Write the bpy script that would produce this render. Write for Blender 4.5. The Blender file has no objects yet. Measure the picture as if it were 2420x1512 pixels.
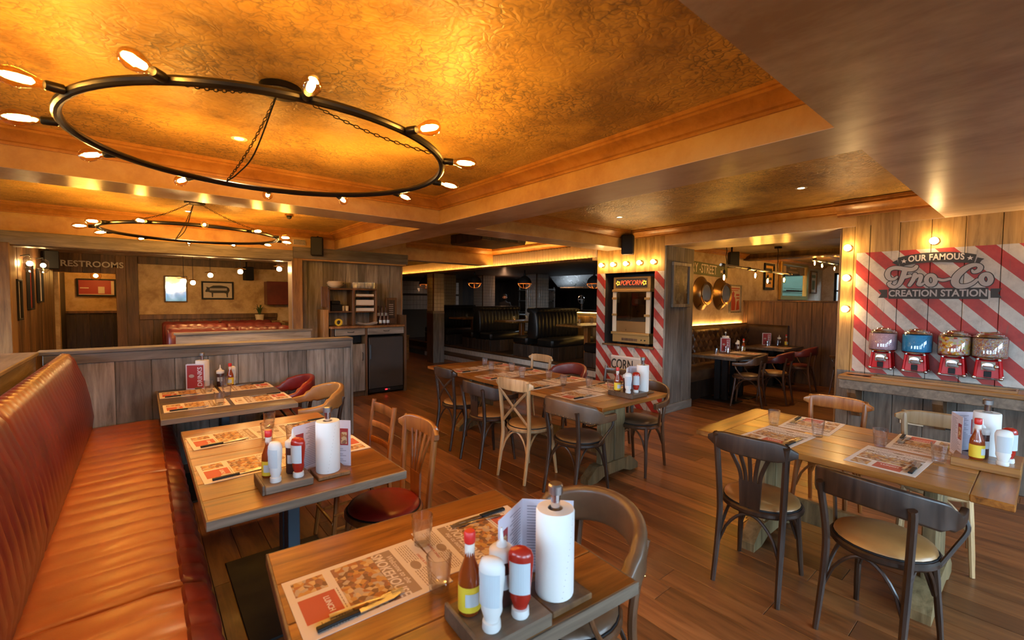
import bpy, math, random
from mathutils import Vector, Matrix
random.seed(7)
S = bpy.context.scene
COL = S.collection
R = math.radians
PI = math.pi

# ------------------------------------------------------------------ camera
cam_d = bpy.data.cameras.new('camera')
cam_d.sensor_width = 36.0
cam_d.lens = 36.0 * 1053.15 / 2420.0
cam_d.clip_start = 0.05
cam_d.dof.use_dof = True
cam_d.dof.focus_distance = 3.6
cam_d.dof.aperture_fstop = 3.2
cam = bpy.data.objects.new('camera', cam_d)
COL.objects.link(cam)
yaw, pit, rol = R(39.617), R(-2.613), R(0.462)
fw = Vector((math.sin(yaw)*math.cos(pit), math.cos(yaw)*math.cos(pit), math.sin(pit)))
rt = Vector((math.cos(yaw), -math.sin(yaw), 0)); up = rt.cross(fw)
rt2 = math.cos(rol)*rt + math.sin(rol)*up; up2 = -math.sin(rol)*rt + math.cos(rol)*up
cam.matrix_world = Matrix(((rt2.x, up2.x, -fw.x, 0), (rt2.y, up2.y, -fw.y, 0), (rt2.z, up2.z, -fw.z, 1.6), (0, 0, 0, 1)))
S.camera = cam

# ------------------------------------------------------------------ world and view
W = bpy.data.worlds.new('overcast_sky'); S.world = W; W.use_nodes = True
bg = W.node_tree.nodes['Background']
bg.inputs[0].default_value = (0.56, 0.77, 1.0, 1); bg.inputs[1].default_value = 21.0
S.view_settings.view_transform = 'Standard'; S.view_settings.look = 'None'
S.view_settings.exposure = 0.38; S.view_settings.gamma = 1.0
S.view_settings.use_curve_mapping = False
cy = S.cycles
cy.use_denoising = True
cy.max_bounces = 7; cy.diffuse_bounces = 4; cy.glossy_bounces = 4; cy.transmission_bounces = 6
cy.transparent_max_bounces = 24; cy.caustics_reflective = False; cy.caustics_refractive = False
cy.sample_clamp_indirect = 5.0; cy.sample_clamp_direct = 0.0; cy.blur_glossy = 1.0
cy.use_light_tree = True
cy.use_adaptive_sampling = True; cy.adaptive_threshold = 0.015
WARM = (1.0, 0.57, 0.16)
WARM2 = (1.0, 0.60, 0.22)
BULB = 440.0          # strength of the glowing filaments

def lamp(name, kind, loc, power, color, rot=(0, 0, 0), **kw):
    d = bpy.data.lights.new(name, kind); d.energy = power; d.color = color
    for k, v in kw.items(): setattr(d, k, v)
    o = bpy.data.objects.new(name, d); COL.objects.link(o); o.location = loc; o.rotation_euler = rot
    return o

# ------------------------------------------------------------------ mesh builder
class G:
    def __init__(s): s.v = []; s.f = []; s.mi = []
    def add(s, v, f, m=0):
        n = len(s.v); s.v += [tuple(p) for p in v]; s.f += [tuple(i+n for i in q) for q in f]; s.mi += [m]*len(f); return s
    def box(s, x0, y0, z0, x1, y1, z1, b=0, m=0):
        if x0 > x1: x0, x1 = x1, x0
        if y0 > y1: y0, y1 = y1, y0
        if z0 > z1: z0, z1 = z1, z0
        if b <= 0:
            v = [(x, y, z) for z in (z0, z1) for y in (y0, y1) for x in (x0, x1)]
            return s.add(v, [(0,2,3,1),(4,5,7,6),(0,1,5,4),(1,3,7,5),(3,2,6,7),(2,0,4,6)], m)
        b = min(b, (x1-x0)*.45, (y1-y0)*.45, (z1-z0)*.45)
        v = []; idx = {}
        for i, x in ((0, x0), (1, x1)):
            for j, y in ((0, y0), (1, y1)):
                for k, z in ((0, z0), (1, z1)):
                    sx, sy, sz = (b if i == 0 else -b), (b if j == 0 else -b), (b if k == 0 else -b)
                    idx[i, j, k, 0] = len(v); v.append((x, y+sy, z+sz))
                    idx[i, j, k, 1] = len(v); v.append((x+sx, y, z+sz))
                    idx[i, j, k, 2] = len(v); v.append((x+sx, y+sy, z))
        F = []; A = idx
        F += [(A[0,0,0,0],A[0,0,1,0],A[0,1,1,0],A[0,1,0,0]), (A[1,0,0,0],A[1,1,0,0],A[1,1,1,0],A[1,0,1,0])]
        F += [(A[0,0,0,1],A[1,0,0,1],A[1,0,1,1],A[0,0,1,1]), (A[0,1,0,1],A[0,1,1,1],A[1,1,1,1],A[1,1,0,1])]
        F += [(A[0,0,0,2],A[0,1,0,2],A[1,1,0,2],A[1,0,0,2]), (A[0,0,1,2],A[1,0,1,2],A[1,1,1,2],A[0,1,1,2])]
        for i in (0, 1):
            for j in (0, 1):
                F.append((A[i,j,0,0],A[i,j,1,0],A[i,j,1,1],A[i,j,0,1]))
                F.append((A[i,0,j,0],A[i,1,j,0],A[i,1,j,2],A[i,0,j,2]))
                F.append((A[0,i,j,1],A[1,i,j,1],A[1,i,j,2],A[0,i,j,2]))
                for k in (0, 1): F.append((A[i,j,k,0],A[i,j,k,1],A[i,j,k,2]))
        return s.add(v, F, m)
    def rings(s, rings, closed_ring=True, cap=True, loop=False, m=0):
        n = len(rings[0]); v = [p for r in rings for p in r]; f = []
        L = len(rings)
        for a in range(L if loop else L-1):
            b = (a+1) % L
            for i in range(n if closed_ring else n-1):
                j = (i+1) % n
                f.append((a*n+i, a*n+j, b*n+j, b*n+i))
        if cap and not loop and closed_ring:
            f.append(tuple(range(n-1, -1, -1))); f.append(tuple((L-1)*n+i for i in range(n)))
        return s.add(v, f, m)
    def lathe(s, prof, n=16, c=(0, 0, 0), cap=True, m=0, sx=1, sy=1, ph=0):
        rr = [[(c[0]+r*sx*math.cos(2*PI*i/n+ph), c[1]+r*sy*math.sin(2*PI*i/n+ph), c[2]+z) for i in range(n)] for r, z in prof]
        return s.rings(rr, cap=cap, m=m)
    def sweep(s, pts, prof, up=(0, 0, 1), loop=False, scale=None, m=0, cap=True):
        """prof: list of (a,b): a along side, b along up-ish"""
        P = [Vector(p) for p in pts]; U = Vector(up); rr = []
        for i, p in enumerate(P):
            if loop: t = P[(i+1) % len(P)]-P[i-1]
            else: t = P[min(i+1, len(P)-1)]-P[max(i-1, 0)]
            t.normalize(); sd = t.cross(U)
            if sd.length < 1e-4: sd = t.cross(Vector((1, 0.01, 0)))
            sd.normalize(); u = sd.cross(t)
            k = scale[i] if scale else 1
            if not isinstance(k, tuple): k = (k, k)
            rr.append([tuple(p+sd*a*k[0]+u*b*k[1]) for a, b in prof])
        return s.rings(rr, loop=loop, m=m, cap=cap)
    def tube(s, pts, r, n=8, loop=False, m=0, cap=True):
        P = [Vector(p) for p in pts]
        rs = r if isinstance(r, (list, tuple)) else [r]*len(P)
        if loop: t0 = (P[1]-P[-1]).normalized()
        else: t0 = (P[1]-P[0]).normalized()
        u = t0.orthogonal().normalized(); rr = []; tp = t0
        for i, p in enumerate(P):
            if loop: t = (P[(i+1) % len(P)]-P[i-1]).normalized()
            else: t = (P[min(i+1, len(P)-1)]-P[max(i-1, 0)]).normalized()
            q = tp.rotation_difference(t); u = (q @ u); u = (u-t*u.dot(t)).normalized(); tp = t
            w = t.cross(u)
            rr.append([tuple(p+(u*math.cos(2*PI*k/n)+w*math.sin(2*PI*k/n))*rs[i]) for k in range(n)])
        return s.rings(rr, loop=loop, m=m, cap=cap)
    def prism(s, poly, h0, h1, axis='z', m=0):
        mp = {'z': lambda a, b, h: (a, b, h), 'x': lambda a, b, h: (h, a, b), 'y': lambda a, b, h: (a, h, b)}[axis]
        n = len(poly); v = [mp(a, b, h0) for a, b in poly]+[mp(a, b, h1) for a, b in poly]
        f = [tuple(range(n-1, -1, -1)), tuple(range(n, 2*n))]+[(i, (i+1) % n, n+(i+1) % n, n+i) for i in range(n)]
        return s.add(v, f, m)
    def sph(s, c, r, n=12, k=8, m=0, sz=1):
        pr = [(max(r*math.sin(PI*i/k), 1e-4), -r*math.cos(PI*i/k)*sz) for i in range(k+1)]
        return s.lathe(pr, n, c, m=m)
    def xf(s, M):
        s.v = [tuple(M @ Vector(p)) for p in s.v]; return s
    def mesh(s, name, mats, smooth=35):
        me = bpy.data.meshes.new(name); me.from_pydata(s.v, [], s.f); me.update()
        for mm in (mats if isinstance(mats, (list, tuple)) else [mats]): me.materials.append(mm)
        if any(s.mi): me.polygons.foreach_set('material_index', s.mi)
        if smooth:
            me.polygons.foreach_set('use_smooth', [True]*len(me.polygons))
            me.set_sharp_from_angle(angle=R(smooth))
        # outward normals
        import bmesh
        bm = bmesh.new(); bm.from_mesh(me); bmesh.ops.recalc_face_normals(bm, faces=bm.faces); bm.to_mesh(me); bm.free()
        return me

def curve(pts, n=8, closed=False):
    """Catmull-Rom through pts"""
    P = [Vector(p) for p in pts]; out = []
    N = len(P)
    for i in range(N if closed else N-1):
        if closed: a, b, c, d = P[i-1], P[i], P[(i+1) % N], P[(i+2) % N]
        else: a, b, c, d = P[max(i-1, 0)], P[i], P[i+1], P[min(i+2, N-1)]
        for k in range(n):
            t = k/n
            out.append(0.5*((2*b)+(c-a)*t+(2*a-5*b+4*c-d)*t*t+(3*b-a-3*c+d)*t**3))
    if not closed: out.append(P[-1])
    return out

def obj(name, g, mat=None, parent=None, loc=None, rz=0, smooth=35, label=None):
    me = g.mesh(name, mat, smooth) if isinstance(g, G) else g
    o = bpy.data.objects.new(name, me); COL.objects.link(o)
    if parent is not None: o.parent = parent
    if loc is not None: o.location = loc
    if rz: o.rotation_euler = (0, 0, rz)
    if label: o['label'] = label
    return o
def tag(o, label, cat, group=None):
    o['label'] = label; o['category'] = cat
    if group: o['group'] = group
    return o
def T(name, label, cat, loc=(0, 0, 0), rz=0, group=None):
    o = bpy.data.objects.new(name, None); o.empty_display_size = .1; COL.objects.link(o)
    o.location = loc; o.rotation_euler = (0, 0, rz)
    return tag(o, label, cat, group)
def ST(name, g, mat, parent=None, smooth=0, loc=None):
    o = obj(name, g, mat, parent, smooth=smooth, loc=loc)
    if parent is None: o['kind'] = 'structure'
    return o
def dup(root, loc, rz, label, group=None):
    def cp(o, par):
        c = o.copy(); COL.objects.link(c)
        if par is not None: c.parent = par
        for ch in o.children: cp(ch, c)
        return c
    r = cp(root, None); r.location = loc; r.rotation_euler = (0, 0, rz)
    r['label'] = label
    if group: r['group'] = group
    return r

# ------------------------------------------------------------------ materials
def newmat(name):
    m = bpy.data.materials.new(name); m.use_nodes = True
    nt = m.node_tree; b = nt.nodes['Principled BSDF']
    return m, nt, b
def N(nt, t, **kw):
    n = nt.nodes.new(t)
    for k, v in kw.items():
        if k.startswith('i_'): n.inputs[int(k[2:])].default_value = v
        else: setattr(n, k, v)
    return n
def L(nt, a, b): nt.links.new(a, b)
def c4(c): return (c[0], c[1], c[2], 1)
def plain(name, col, rough=.5, metal=0, emit=0, ecol=None, coat=0, spec=.5, rnd=0):
    m, nt, b = newmat(name)
    b.inputs['Base Color'].default_value = c4(col); b.inputs['Roughness'].default_value = rough
    b.inputs['Metallic'].default_value = metal; b.inputs['Coat Weight'].default_value = coat
    b.inputs['Specular IOR Level'].default_value = spec
    if emit:
        b.inputs['Emission Color'].default_value = c4(ecol or col); b.inputs['Emission Strength'].default_value = emit
    if not emit:   # fine wear so that nothing is perfectly even
        tc = N(nt, 'ShaderNodeTexCoord'); nz = N(nt, 'ShaderNodeTexNoise'); nz.inputs['Scale'].default_value = 9
        L(nt, tc.outputs['Object'], nz.inputs['Vector'])
        mr = N(nt, 'ShaderNodeMapRange'); mr.inputs[3].default_value = max(rough-.08, .02); mr.inputs[4].default_value = min(rough+.1, 1)
        L(nt, nz.outputs[0], mr.inputs[0]); L(nt, mr.outputs[0], b.inputs['Roughness'])
    return m
def ramp(nt, fac, stops):
    r = N(nt, 'ShaderNodeValToRGB'); e = r.color_ramp.elements
    while len(e) < len(stops): e.new(.5)
    for i, (p, c) in enumerate(stops): e[i].position = p; e[i].color = c4(c) if len(c) == 3 else c
    L(nt, fac, r.inputs[0]); return r.outputs[0]
def mixc(nt, fac, a, b, mode='MIX'):
    n = N(nt, 'ShaderNodeMix', data_type='RGBA', blend_type=mode)
    for s, i in ((fac, 0), (a, 6), (b, 7)):
        if hasattr(s, 'links'): L(nt, s, n.inputs[i])
        elif i == 0: n.inputs[0].default_value = s
        else: n.inputs[i].default_value = c4(s)
    return n.outputs[2]
def math_(nt, op, a, b=None):
    n = N(nt, 'ShaderNodeMath', operation=op)
    for s, i in ((a, 0), (b, 1)):
        if s is None: continue
        if hasattr(s, 'links'): L(nt, s, n.inputs[i])
        else: n.inputs[i].default_value = s
    return n.outputs[0]
def coords(nt, scale, rnd=True, world=False):
    if world: src = N(nt, 'ShaderNodeNewGeometry').outputs['Position']
    else: src = N(nt, 'ShaderNodeTexCoord').outputs['Object']
    mp = N(nt, 'ShaderNodeMapping'); mp.inputs['Scale'].default_value = scale; L(nt, src, mp.inputs[0])
    rv = None
    if rnd:
        oi = N(nt, 'ShaderNodeObjectInfo'); rv = oi.outputs['Random']
        cm = N(nt, 'ShaderNodeCombineXYZ'); m1 = math_(nt, 'MULTIPLY', rv, 37.0)
        for i in range(3): L(nt, m1, cm.inputs[i])
        L(nt, cm.outputs[0], mp.inputs['Location'])
    return mp.outputs[0], rv
def noise(nt, vec, scale, det=4, rough=.55, dist=0):
    n = N(nt, 'ShaderNodeTexNoise'); n.inputs['Scale'].default_value = scale; n.inputs['Detail'].default_value = det
    n.inputs['Roughness'].default_value = rough; n.inputs['Distortion'].default_value = dist
    L(nt, vec, n.inputs['Vector']); return n.outputs[0]
def bump(nt, b, h, strength=.3, dist=.01):
    n = N(nt, 'ShaderNodeBump'); n.inputs['Strength'].default_value = strength; n.inputs['Distance'].default_value = dist
    L(nt, h, n.inputs['Height']); L(nt, n.outputs[0], b.inputs['Normal'])
def wood(name, dark, mid, light, axis='z', rough=.5, coat=0, var=.5, bmp=.25, knots=.25, world=False, sc=1):
    m, nt, b = newmat(name)
    s = {'x': (1.2, 14, 14), 'y': (14, 1.2, 14), 'z': (14, 14, 1.2)}[axis]
    v, rv = coords(nt, tuple(q*sc for q in s), True, world)
    g = noise(nt, v, 1.6, 6, .65, .6)
    s2 = {'x': (.7, 3, 3), 'y': (3, .7, 3), 'z': (3, 3, .7)}[axis]
    v2, _ = coords(nt, tuple(q*sc for q in s2), True, world)
    p = noise(nt, v2, 1.1, 3, .5)
    col = ramp(nt, g, [(.28, dark), (.5, mid), (.72, light)])
    pm = N(nt, 'ShaderNodeMapRange'); pm.inputs[1].default_value = .35; pm.inputs[2].default_value = .7; pm.inputs[3].default_value = .6; pm.inputs[4].default_value = 1.25
    L(nt, p, pm.inputs[0])
    rm = N(nt, 'ShaderNodeMapRange'); rm.inputs[3].default_value = 1-var*.55; rm.inputs[4].default_value = 1+var*.45; L(nt, rv, rm.inputs[0])
    k = math_(nt, 'MULTIPLY', pm.outputs[0], rm.outputs[0])
    vm = N(nt, 'ShaderNodeVectorMath', operation='SCALE'); L(nt, col, vm.inputs[0]); L(nt, k, vm.inputs['Scale'])
    out = vm.outputs[0]
    if knots:
        vo = N(nt, 'ShaderNodeTexVoronoi'); vo.inputs['Scale'].default_value = 1.0
        s3 = {'x': (1.4, 5, 5), 'y': (5, 1.4, 5), 'z': (5, 5, 1.4)}[axis]
        v3, _ = coords(nt, s3, True, world); L(nt, v3, vo.inputs['Vector'])
        kn = ramp(nt, vo.outputs['Distance'], [(0.04, (1, 1, 1)), (.12, (0, 0, 0))])
        kf = math_(nt, 'MULTIPLY', kn, knots*2)
        out = mixc(nt, kf, out, dark)
    L(nt, out, b.inputs['Base Color'])
    b.inputs['Roughness'].default_value = rough; b.inputs['Coat Weight'].default_value = coat; b.inputs['Coat Roughness'].default_value = .2
    rr = N(nt, 'ShaderNodeMapRange'); rr.inputs[3].default_value = rough-.1; rr.inputs[4].default_value = rough+.15; L(nt, g, rr.inputs[0]); L(nt, rr.outputs[0], b.inputs['Roughness'])
    bump(nt, b, g, bmp, .004)
    return m
def plaster(name, a, bcol, c, scale=1.2, rough=.45, emboss=0, stretch=(1, 1, 1), dirt=None, cut=.5):
    m, nt, b = newmat(name)
    v, _ = coords(nt, stretch, False, True)
    n1 = noise(nt, v, scale, 6, .62, .5); n2 = noise(nt, v, scale*5, 5, .7, .3)
    f = math_(nt, 'ADD', math_(nt, 'MULTIPLY', n1, .65), math_(nt, 'MULTIPLY', n2, .35))
    col = ramp(nt, f, [(.38, a), (.5, bcol), (.62, c)])
    if emboss:
        v1, _ = coords(nt, (1, 1, 1), False, True)
        vo = N(nt, 'ShaderNodeTexVoronoi', feature='DISTANCE_TO_EDGE'); vo.inputs['Scale'].default_value = 15; vo.inputs['Randomness'].default_value = .55
        nd = N(nt, 'ShaderNodeTexNoise'); nd.inputs['Scale'].default_value = 9; L(nt, v1, nd.inputs['Vector'])
        va = N(nt, 'ShaderNodeVectorMath', operation='MULTIPLY_ADD'); va.inputs[1].default_value = (.30, .30, .30)
        L(nt, nd.outputs['Color'], va.inputs[0]); L(nt, v1, va.inputs[2]); L(nt, va.outputs[0], vo.inputs['Vector'])
        ln = ramp(nt, vo.outputs['Distance'], [(.0, (1, 1, 1)), (.09, (0, 0, 0))])
        msk = ramp(nt, noise(nt, v1, 1.3, 6, .75), [(.42, (.08, .08, .08)), (.60, (1, 1, 1))])
        mm = math_(nt, 'MULTIPLY', ln, msk)
        col = mixc(nt, math_(nt, 'MULTIPLY', mm, .85), col, dirt)
        bl = ramp(nt, noise(nt, v1, 3.3, 5, .8), [(.56, (0, 0, 0)), (.70, (1, 1, 1))])
        col = mixc(nt, math_(nt, 'MULTIPLY', bl, .55), col, dirt)
        h = math_(nt, 'ADD', vo.outputs['Distance'], math_(nt, 'MULTIPLY', n2, .3))
        bump(nt, b, h, .35*emboss, .02)
    else: bump(nt, b, f, .15, .02)
    L(nt, col, b.inputs['Base Color']); b.inputs['Roughness'].default_value = rough
    return m
def leather(name, a, c, rough=.4, sc=30, bmp=.25):
    m, nt, b = newmat(name)
    v, rv = coords(nt, (1, 1, 1), True)
    n1 = noise(nt, v, 3.2, 4, .6); n2 = noise(nt, v, sc*3, 4, .6)
    col = ramp(nt, n1, [(.35, a), (.68, c)]); L(nt, col, b.inputs['Base Color'])
    b.inputs['Roughness'].default_value = rough; b.inputs['Coat Weight'].default_value = .25; b.inputs['Coat Roughness'].default_value = .25
    bump(nt, b, n2, bmp, .002); return m
def glass(name, tint=(1, 1, 1), rough=.02, refl=1.0, dens=0):
    m, nt, b = newmat(name); nt.nodes.remove(b)
    tr = N(nt, 'ShaderNodeBsdfTransparent'); tr.inputs[0].default_value = c4(tint)
    gl = N(nt, 'ShaderNodeBsdfGlossy'); gl.inputs['Roughness'].default_value = rough
    lw = N(nt, 'ShaderNodeLayerWeight'); lw.inputs[0].default_value = .5
    f = math_(nt, 'MULTIPLY', math_(nt, 'POWER', lw.outputs['Facing'], 2.6), .55*refl); f = math_(nt, 'ADD', f, dens+.04)
    mx = N(nt, 'ShaderNodeMixShader'); L(nt, f, mx.inputs[0]); L(nt, tr.outputs[0], mx.inputs[1]); L(nt, gl.outputs[0], mx.inputs[2])
    L(nt, mx.outputs[0], nt.nodes['Material Output'].inputs[0]); return m
def painted_planks(name, ymin=None, zmax=9., ymax=None, wd=((.20,.10,.022),(.42,.235,.06),(.56,.34,.10))):
    """old boards painted with red and white diagonal stripes up to an edge"""
    m, nt, b = newmat(name)
    v, rv = coords(nt, (14, 14, 1.2), True)
    g = noise(nt, v, 1.6, 6, .65, .6)
    wcol = ramp(nt, g, [(.28, wd[0]), (.5, wd[1]), (.72, wd[2])])
    geo = N(nt, 'ShaderNodeNewGeometry'); sp = N(nt, 'ShaderNodeSeparateXYZ'); L(nt, geo.outputs['Position'], sp.inputs[0])
    y, z = sp.outputs[1], sp.outputs[2]
    s = math_(nt, 'SUBTRACT', z, math_(nt, 'MULTIPLY', y, 1.08))
    fr = math_(nt, 'FRACT', math_(nt, 'ADD', math_(nt, 'DIVIDE', math_(nt, 'SUBTRACT', s, .585), .276), 10.25))
    isr = math_(nt, 'LESS_THAN', fr, .5)
    v4, _ = coords(nt, (1, 1, 1), False, True)
    w1 = noise(nt, v4, 3.5, 6, .75)
    white = ramp(nt, w1, [(.3, (.30, .25, .21)), (.5, (.52, .45, .38)), (.7, (.64, .57, .49))])
    red = ramp(nt, w1, [(.3, (.24, .018, .012)), (.5, (.40, .028, .018)), (.7, (.47, .05, .03))])
    pc = mixc(nt, isr, white, red)
    pc = mixc(nt, math_(nt, 'MULTIPLY', ramp(nt, g, [(.30, (1, 1, 1)), (.42, (0, 0, 0))]), .55), pc, (.12, .08, .05))
    mk = math_(nt, 'LESS_THAN', z, zmax)
    if ymax is not None: mk = math_(nt, 'MULTIPLY', mk, math_(nt, 'LESS_THAN', y, ymax))
    if ymin is not None: mk = math_(nt, 'MULTIPLY', mk, math_(nt, 'GREATER_THAN', y, ymin))
    zl = math_(nt, 'GREATER_THAN', z, .9) if ymin is None else None
    if zl is not None: mk = math_(nt, 'MULTIPLY', mk, zl)
    if zl is not None:
        grey = ramp(nt, g, [(.28, (.07, .055, .04)), (.5, (.15, .12, .09)), (.72, (.24, .2, .16))])
        wcol = mixc(nt, zl, grey, wcol)
    col = mixc(nt, mk, wcol, pc)
    L(nt, col, b.inputs['Base Color']); b.inputs['Roughness'].default_value = .5
    bump(nt, b, g, .25, .004)
    return m
def speckle(name, cols, scale=60, rough=.4):
    m, nt, b = newmat(name); v, _ = coords(nt, (1, 1, 1), False)
    vo = N(nt, 'ShaderNodeTexVoronoi'); vo.inputs['Scale'].default_value = scale; L(nt, v, vo.inputs['Vector'])
    sp = N(nt, 'ShaderNodeSeparateColor'); L(nt, vo.outputs['Color'], sp.inputs[0])
    r = N(nt, 'ShaderNodeValToRGB'); r.color_ramp.interpolation = 'CONSTANT'; e = r.color_ramp.elements
    while len(e) < len(cols): e.new(.5)
    for i, c in enumerate(cols): e[i].position = i/len(cols); e[i].color = c4(c)
    L(nt, sp.outputs[0], r.inputs[0]); L(nt, r.outputs[0], b.inputs['Base Color'])
    b.inputs['Roughness'].default_value = rough; bump(nt, b, vo.outputs['Distance'], .4, .004); return m

M = {}
M['ceil'] = plaster('embossed_gold_wallpaper', (.30, .17, .050), (.56, .345, .095), (.72, .48, .14), .9, .42, 1.0, (1, 1, 1), (.07, .06, .055))
M['soffit'] = plaster('rubbed_bronze_plaster', (.42, .27, .19), (.70, .55, .44), (.80, .68, .57), .8, .34, 0, (1, .45, 1))
M['beam'] = plaster('ochre_beam_paint', (.48, .25, .075), (.60, .35, .115), (.68, .44, .17), 1.4, .38)
M['mould'] = plaster('stained_moulding', (.32, .125, .03), (.48, .21, .05), (.56, .28, .08), 2.2, .34)
M['wallp'] = plaster('aged_wall_plaster', (.36, .25, .16), (.52, .40, .29), (.64, .53, .42), 1.6, .6)
M['ochre'] = plaster('ochre_aged_plaster', (.40, .24, .10), (.62, .42, .20), (.74, .54, .30), 1.6, .6)
M['floor'] = wood('oak_floor', (.095, .032, .010), (.225, .082, .024), (.31, .125, .041), 'y', .34, .15, .5, .12, .12)
M['grey'] = wood('weathered_grey_boards', (.12, .105, .085), (.275, .25, .215), (.42, .39, .345), 'z', .65, 0, .75, .35, .35)
M['greyh'] = wood('weathered_grey_rail', (.105, .09, .073), (.22, .20, .17), (.33, .305, .265), 'x', .65, 0, .4, .35, .25)
M['greyy'] = wood('weathered_grey_rail_y', (.10, .07, .045), (.24, .17, .11), (.34, .26, .18), 'y', .6, 0, .4, .35, .25)
M['warmw'] = wood('amber_boards', (.12, .06, .02), (.28, .15, .05), (.40, .23, .085), 'z', .5, .1, .5, .3, .3)
M['brownw'] = wood('brown_boards', (.06, .028, .01), (.16, .075, .026), (.25, .125, .045), 'z', .5, .1, .6, .3, .3)
M['darkw'] = wood('dark_boards', (.02, .012, .008), (.055, .032, .02), (.095, .06, .038), 'z', .55, 0, .6, .3, .3)
M['darkx'] = wood('dark_ceiling_boards', (.02, .01, .006), (.05, .025, .015), (.08, .04, .025), 'x', .5, .1, .5, .3, .2)
M['top'] = wood('honey_tabletop', (.095, .028, .005), (.30, .105, .014), (.43, .18, .032), 'x', .32, .2, .35, .12, .2)
M['topy'] = wood('honey_tabletop_long', (.12, .042, .009), (.33, .14, .028), (.45, .215, .052), 'y', .33, .25, .3, .12, .2)
M['topg'] = wood('smoked_tabletop', (.04, .024, .015), (.095, .058, .036), (.14, .09, .058), 'x', .33, .2, .3, .12, .15)
M['edge'] = wood('table_edge_grey', (.085, .062, .042), (.17, .125, .085), (.25, .19, .135), 'x', .5, 0, .3, .2, .2)
M['trestle'] = wood('trestle_wood', (.10, .07, .03), (.22, .155, .07), (.32, .235, .12), 'z', .5, 0, .3, .3, .3)
M['chd'] = wood('dark_bentwood', (.016, .007, .004), (.038, .018, .009), (.065, .032, .017), 'z', .38, .15, .2, .05, 0)
M['chb'] = wood('brown_bentwood', (.05, .022, .010), (.11, .048, .02), (.17, .078, .034), 'z', .32, .35, .2, .05, 0)
M['chl'] = wood('pale_bentwood', (.30, .17, .07), (.48, .30, .14), (.56, .38, .20), 'z', .35, .2, .2, .05, 0)
M['cho'] = wood('orange_bentwood', (.16, .045, .008), (.34, .11, .020), (.45, .17, .035), 'z', .3, .4, .2, .05, 0)
M['lred'] = leather('oxblood_leather', (.10, .013, .011), (.18, .026, .018), .40)
M['lcher'] = leather('cherry_leather', (.16, .010, .008), (.27, .018, .014), .34)
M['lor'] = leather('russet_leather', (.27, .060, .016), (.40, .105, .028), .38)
M['lbrown'] = leather('brown_leather', (.07, .036, .018), (.17, .095, .05), .38)
M['ltan'] = leather('tan_leather', (.26, .12, .035), (.42, .22, .07), .36)
M['lblk'] = leather('black_leather', (.007, .006, .005), (.015, .012, .009), .45)
M['lchest'] = leather('chestnut_leather', (.045, .022, .010), (.10, .052, .024), .30)
M['iron'] = plain('blackened_steel', (.03, .026, .022), .35, .85)
M['irond'] = plain('matt_black', (.009, .009, .010), .55, spec=.3)
M['blue'] = plain('slate_blue_steel', (.055, .085, .115), .4, .3)
M['chrome'] = plain('chrome', (.72, .72, .74), .12, 1)
M['steel'] = plain('brushed_steel', (.5, .5, .5), .28, 1)
M['brass'] = plain('brass', (.62, .38, .13), .25, 1)
M['brassd'] = plain('dull_brass', (.42, .25, .08), .5, .5)
M['coin'] = plain('coin_plate', (.30, .24, .18), .4, .3)
M['hill'] = plain('distant_hills', (.012, .020, .030), 1)
M['bronze'] = plain('bronze_dish', (.40, .26, .12), .3, 1)
M['copper'] = plain('copper_cage', (.85, .30, .08), .45, .2)
M['white'] = plain('white_plastic', (.72, .72, .70), .4)
M['paper'] = plain('white_paper', (.80, .79, .76), .75)
M['sheet'] = plain('newsprint', (.74, .65, .57), .6)
M['cream'] = plain('cream_paint', (.78, .66, .46), .6)
M['black'] = plain('black_plastic', (.008, .008, .009), .5, spec=.25)
M['blackp'] = plain('black_paint', (.035, .03, .027), .6)
M['redp'] = plain('red_enamel', (.48, .003, .005), .4, 0, coat=.05, spec=.2)
M['red'] = plain('red_cap', (.62, .02, .015), .35)
M['menured'] = plain('menu_red', (.33, .03, .035), .5)
M['inkbr'] = plain('brown_ink', (.34, .24, .17), .65)
M['inkred'] = plain('red_ink', (.50, .10, .06), .65)
M['ketch'] = plain('ketchup_bottle', (.36, .02, .01), .22)
M['sauce'] = plain('hot_sauce', (.26, .045, .006), .15, coat=.7)
M['bbq'] = plain('brown_sauce', (.06, .02, .015), .3)
M['yellow'] = plain('yellow_label', (.78, .58, .04), .5)
M['paleb'] = plain('pale_label', (.52, .58, .62), .5)
M['navy'] = plain('navy_ink', (.03, .06, .25), .5)
M['logo'] = plain('logo_grey', (.42, .37, .34), .6)
M['green'] = plain('sign_green', (.13, .15, .08), .65)
M['tile'] = plain('white_glazed_tile', (.82, .76, .66), .25, coat=.2)
M['grout'] = plain('dark_grout', (.12, .09, .06), .8)
M['glass'] = glass('clear_glass', (.985, .985, .99), .09, 2.3, .05)
M['pane'] = glass('window_glass', (.96, .98, .98), .01)
M['amber'] = glass('amber_bulb_glass', (1.0, .80, .45), .03, 1.4, .02)
M['dome'] = glass('clear_globe', (.93, .93, .95), .03, 1.5, .04)
M['mirror'] = plain('mirror_glass', (.85, .87, .87), .04, 1)
M['screen'] = glass('dark_machine_glass', (.42, .40, .34), .03, 1.5, .03)
def emit(name, col, s):
    m, nt, b = newmat(name); nt.nodes.remove(b)
    e = N(nt, 'ShaderNodeEmission'); e.inputs[0].default_value = c4(col); e.inputs[1].default_value = s
    L(nt, e.outputs[0], nt.nodes['Material Output'].inputs[0]); return m
M['fil'] = emit('glowing_filament', WARM, BULB)
M['fil2'] = emit('glowing_globe_bulb', WARM2, 190)
M['filw'] = emit('glowing_frosted_bulb', (1, .62, .24), 75)
M['down'] = emit('downlight_lens', (1, .6, .25), 40)
M['led2'] = emit('dim_led_strip', (1, .55, .12), 26)
M['led'] = emit('led_strip', (1, .52, .12), 85)
M['neonr'] = emit('neon_red', (1, .07, .02), 3.5)
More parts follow.
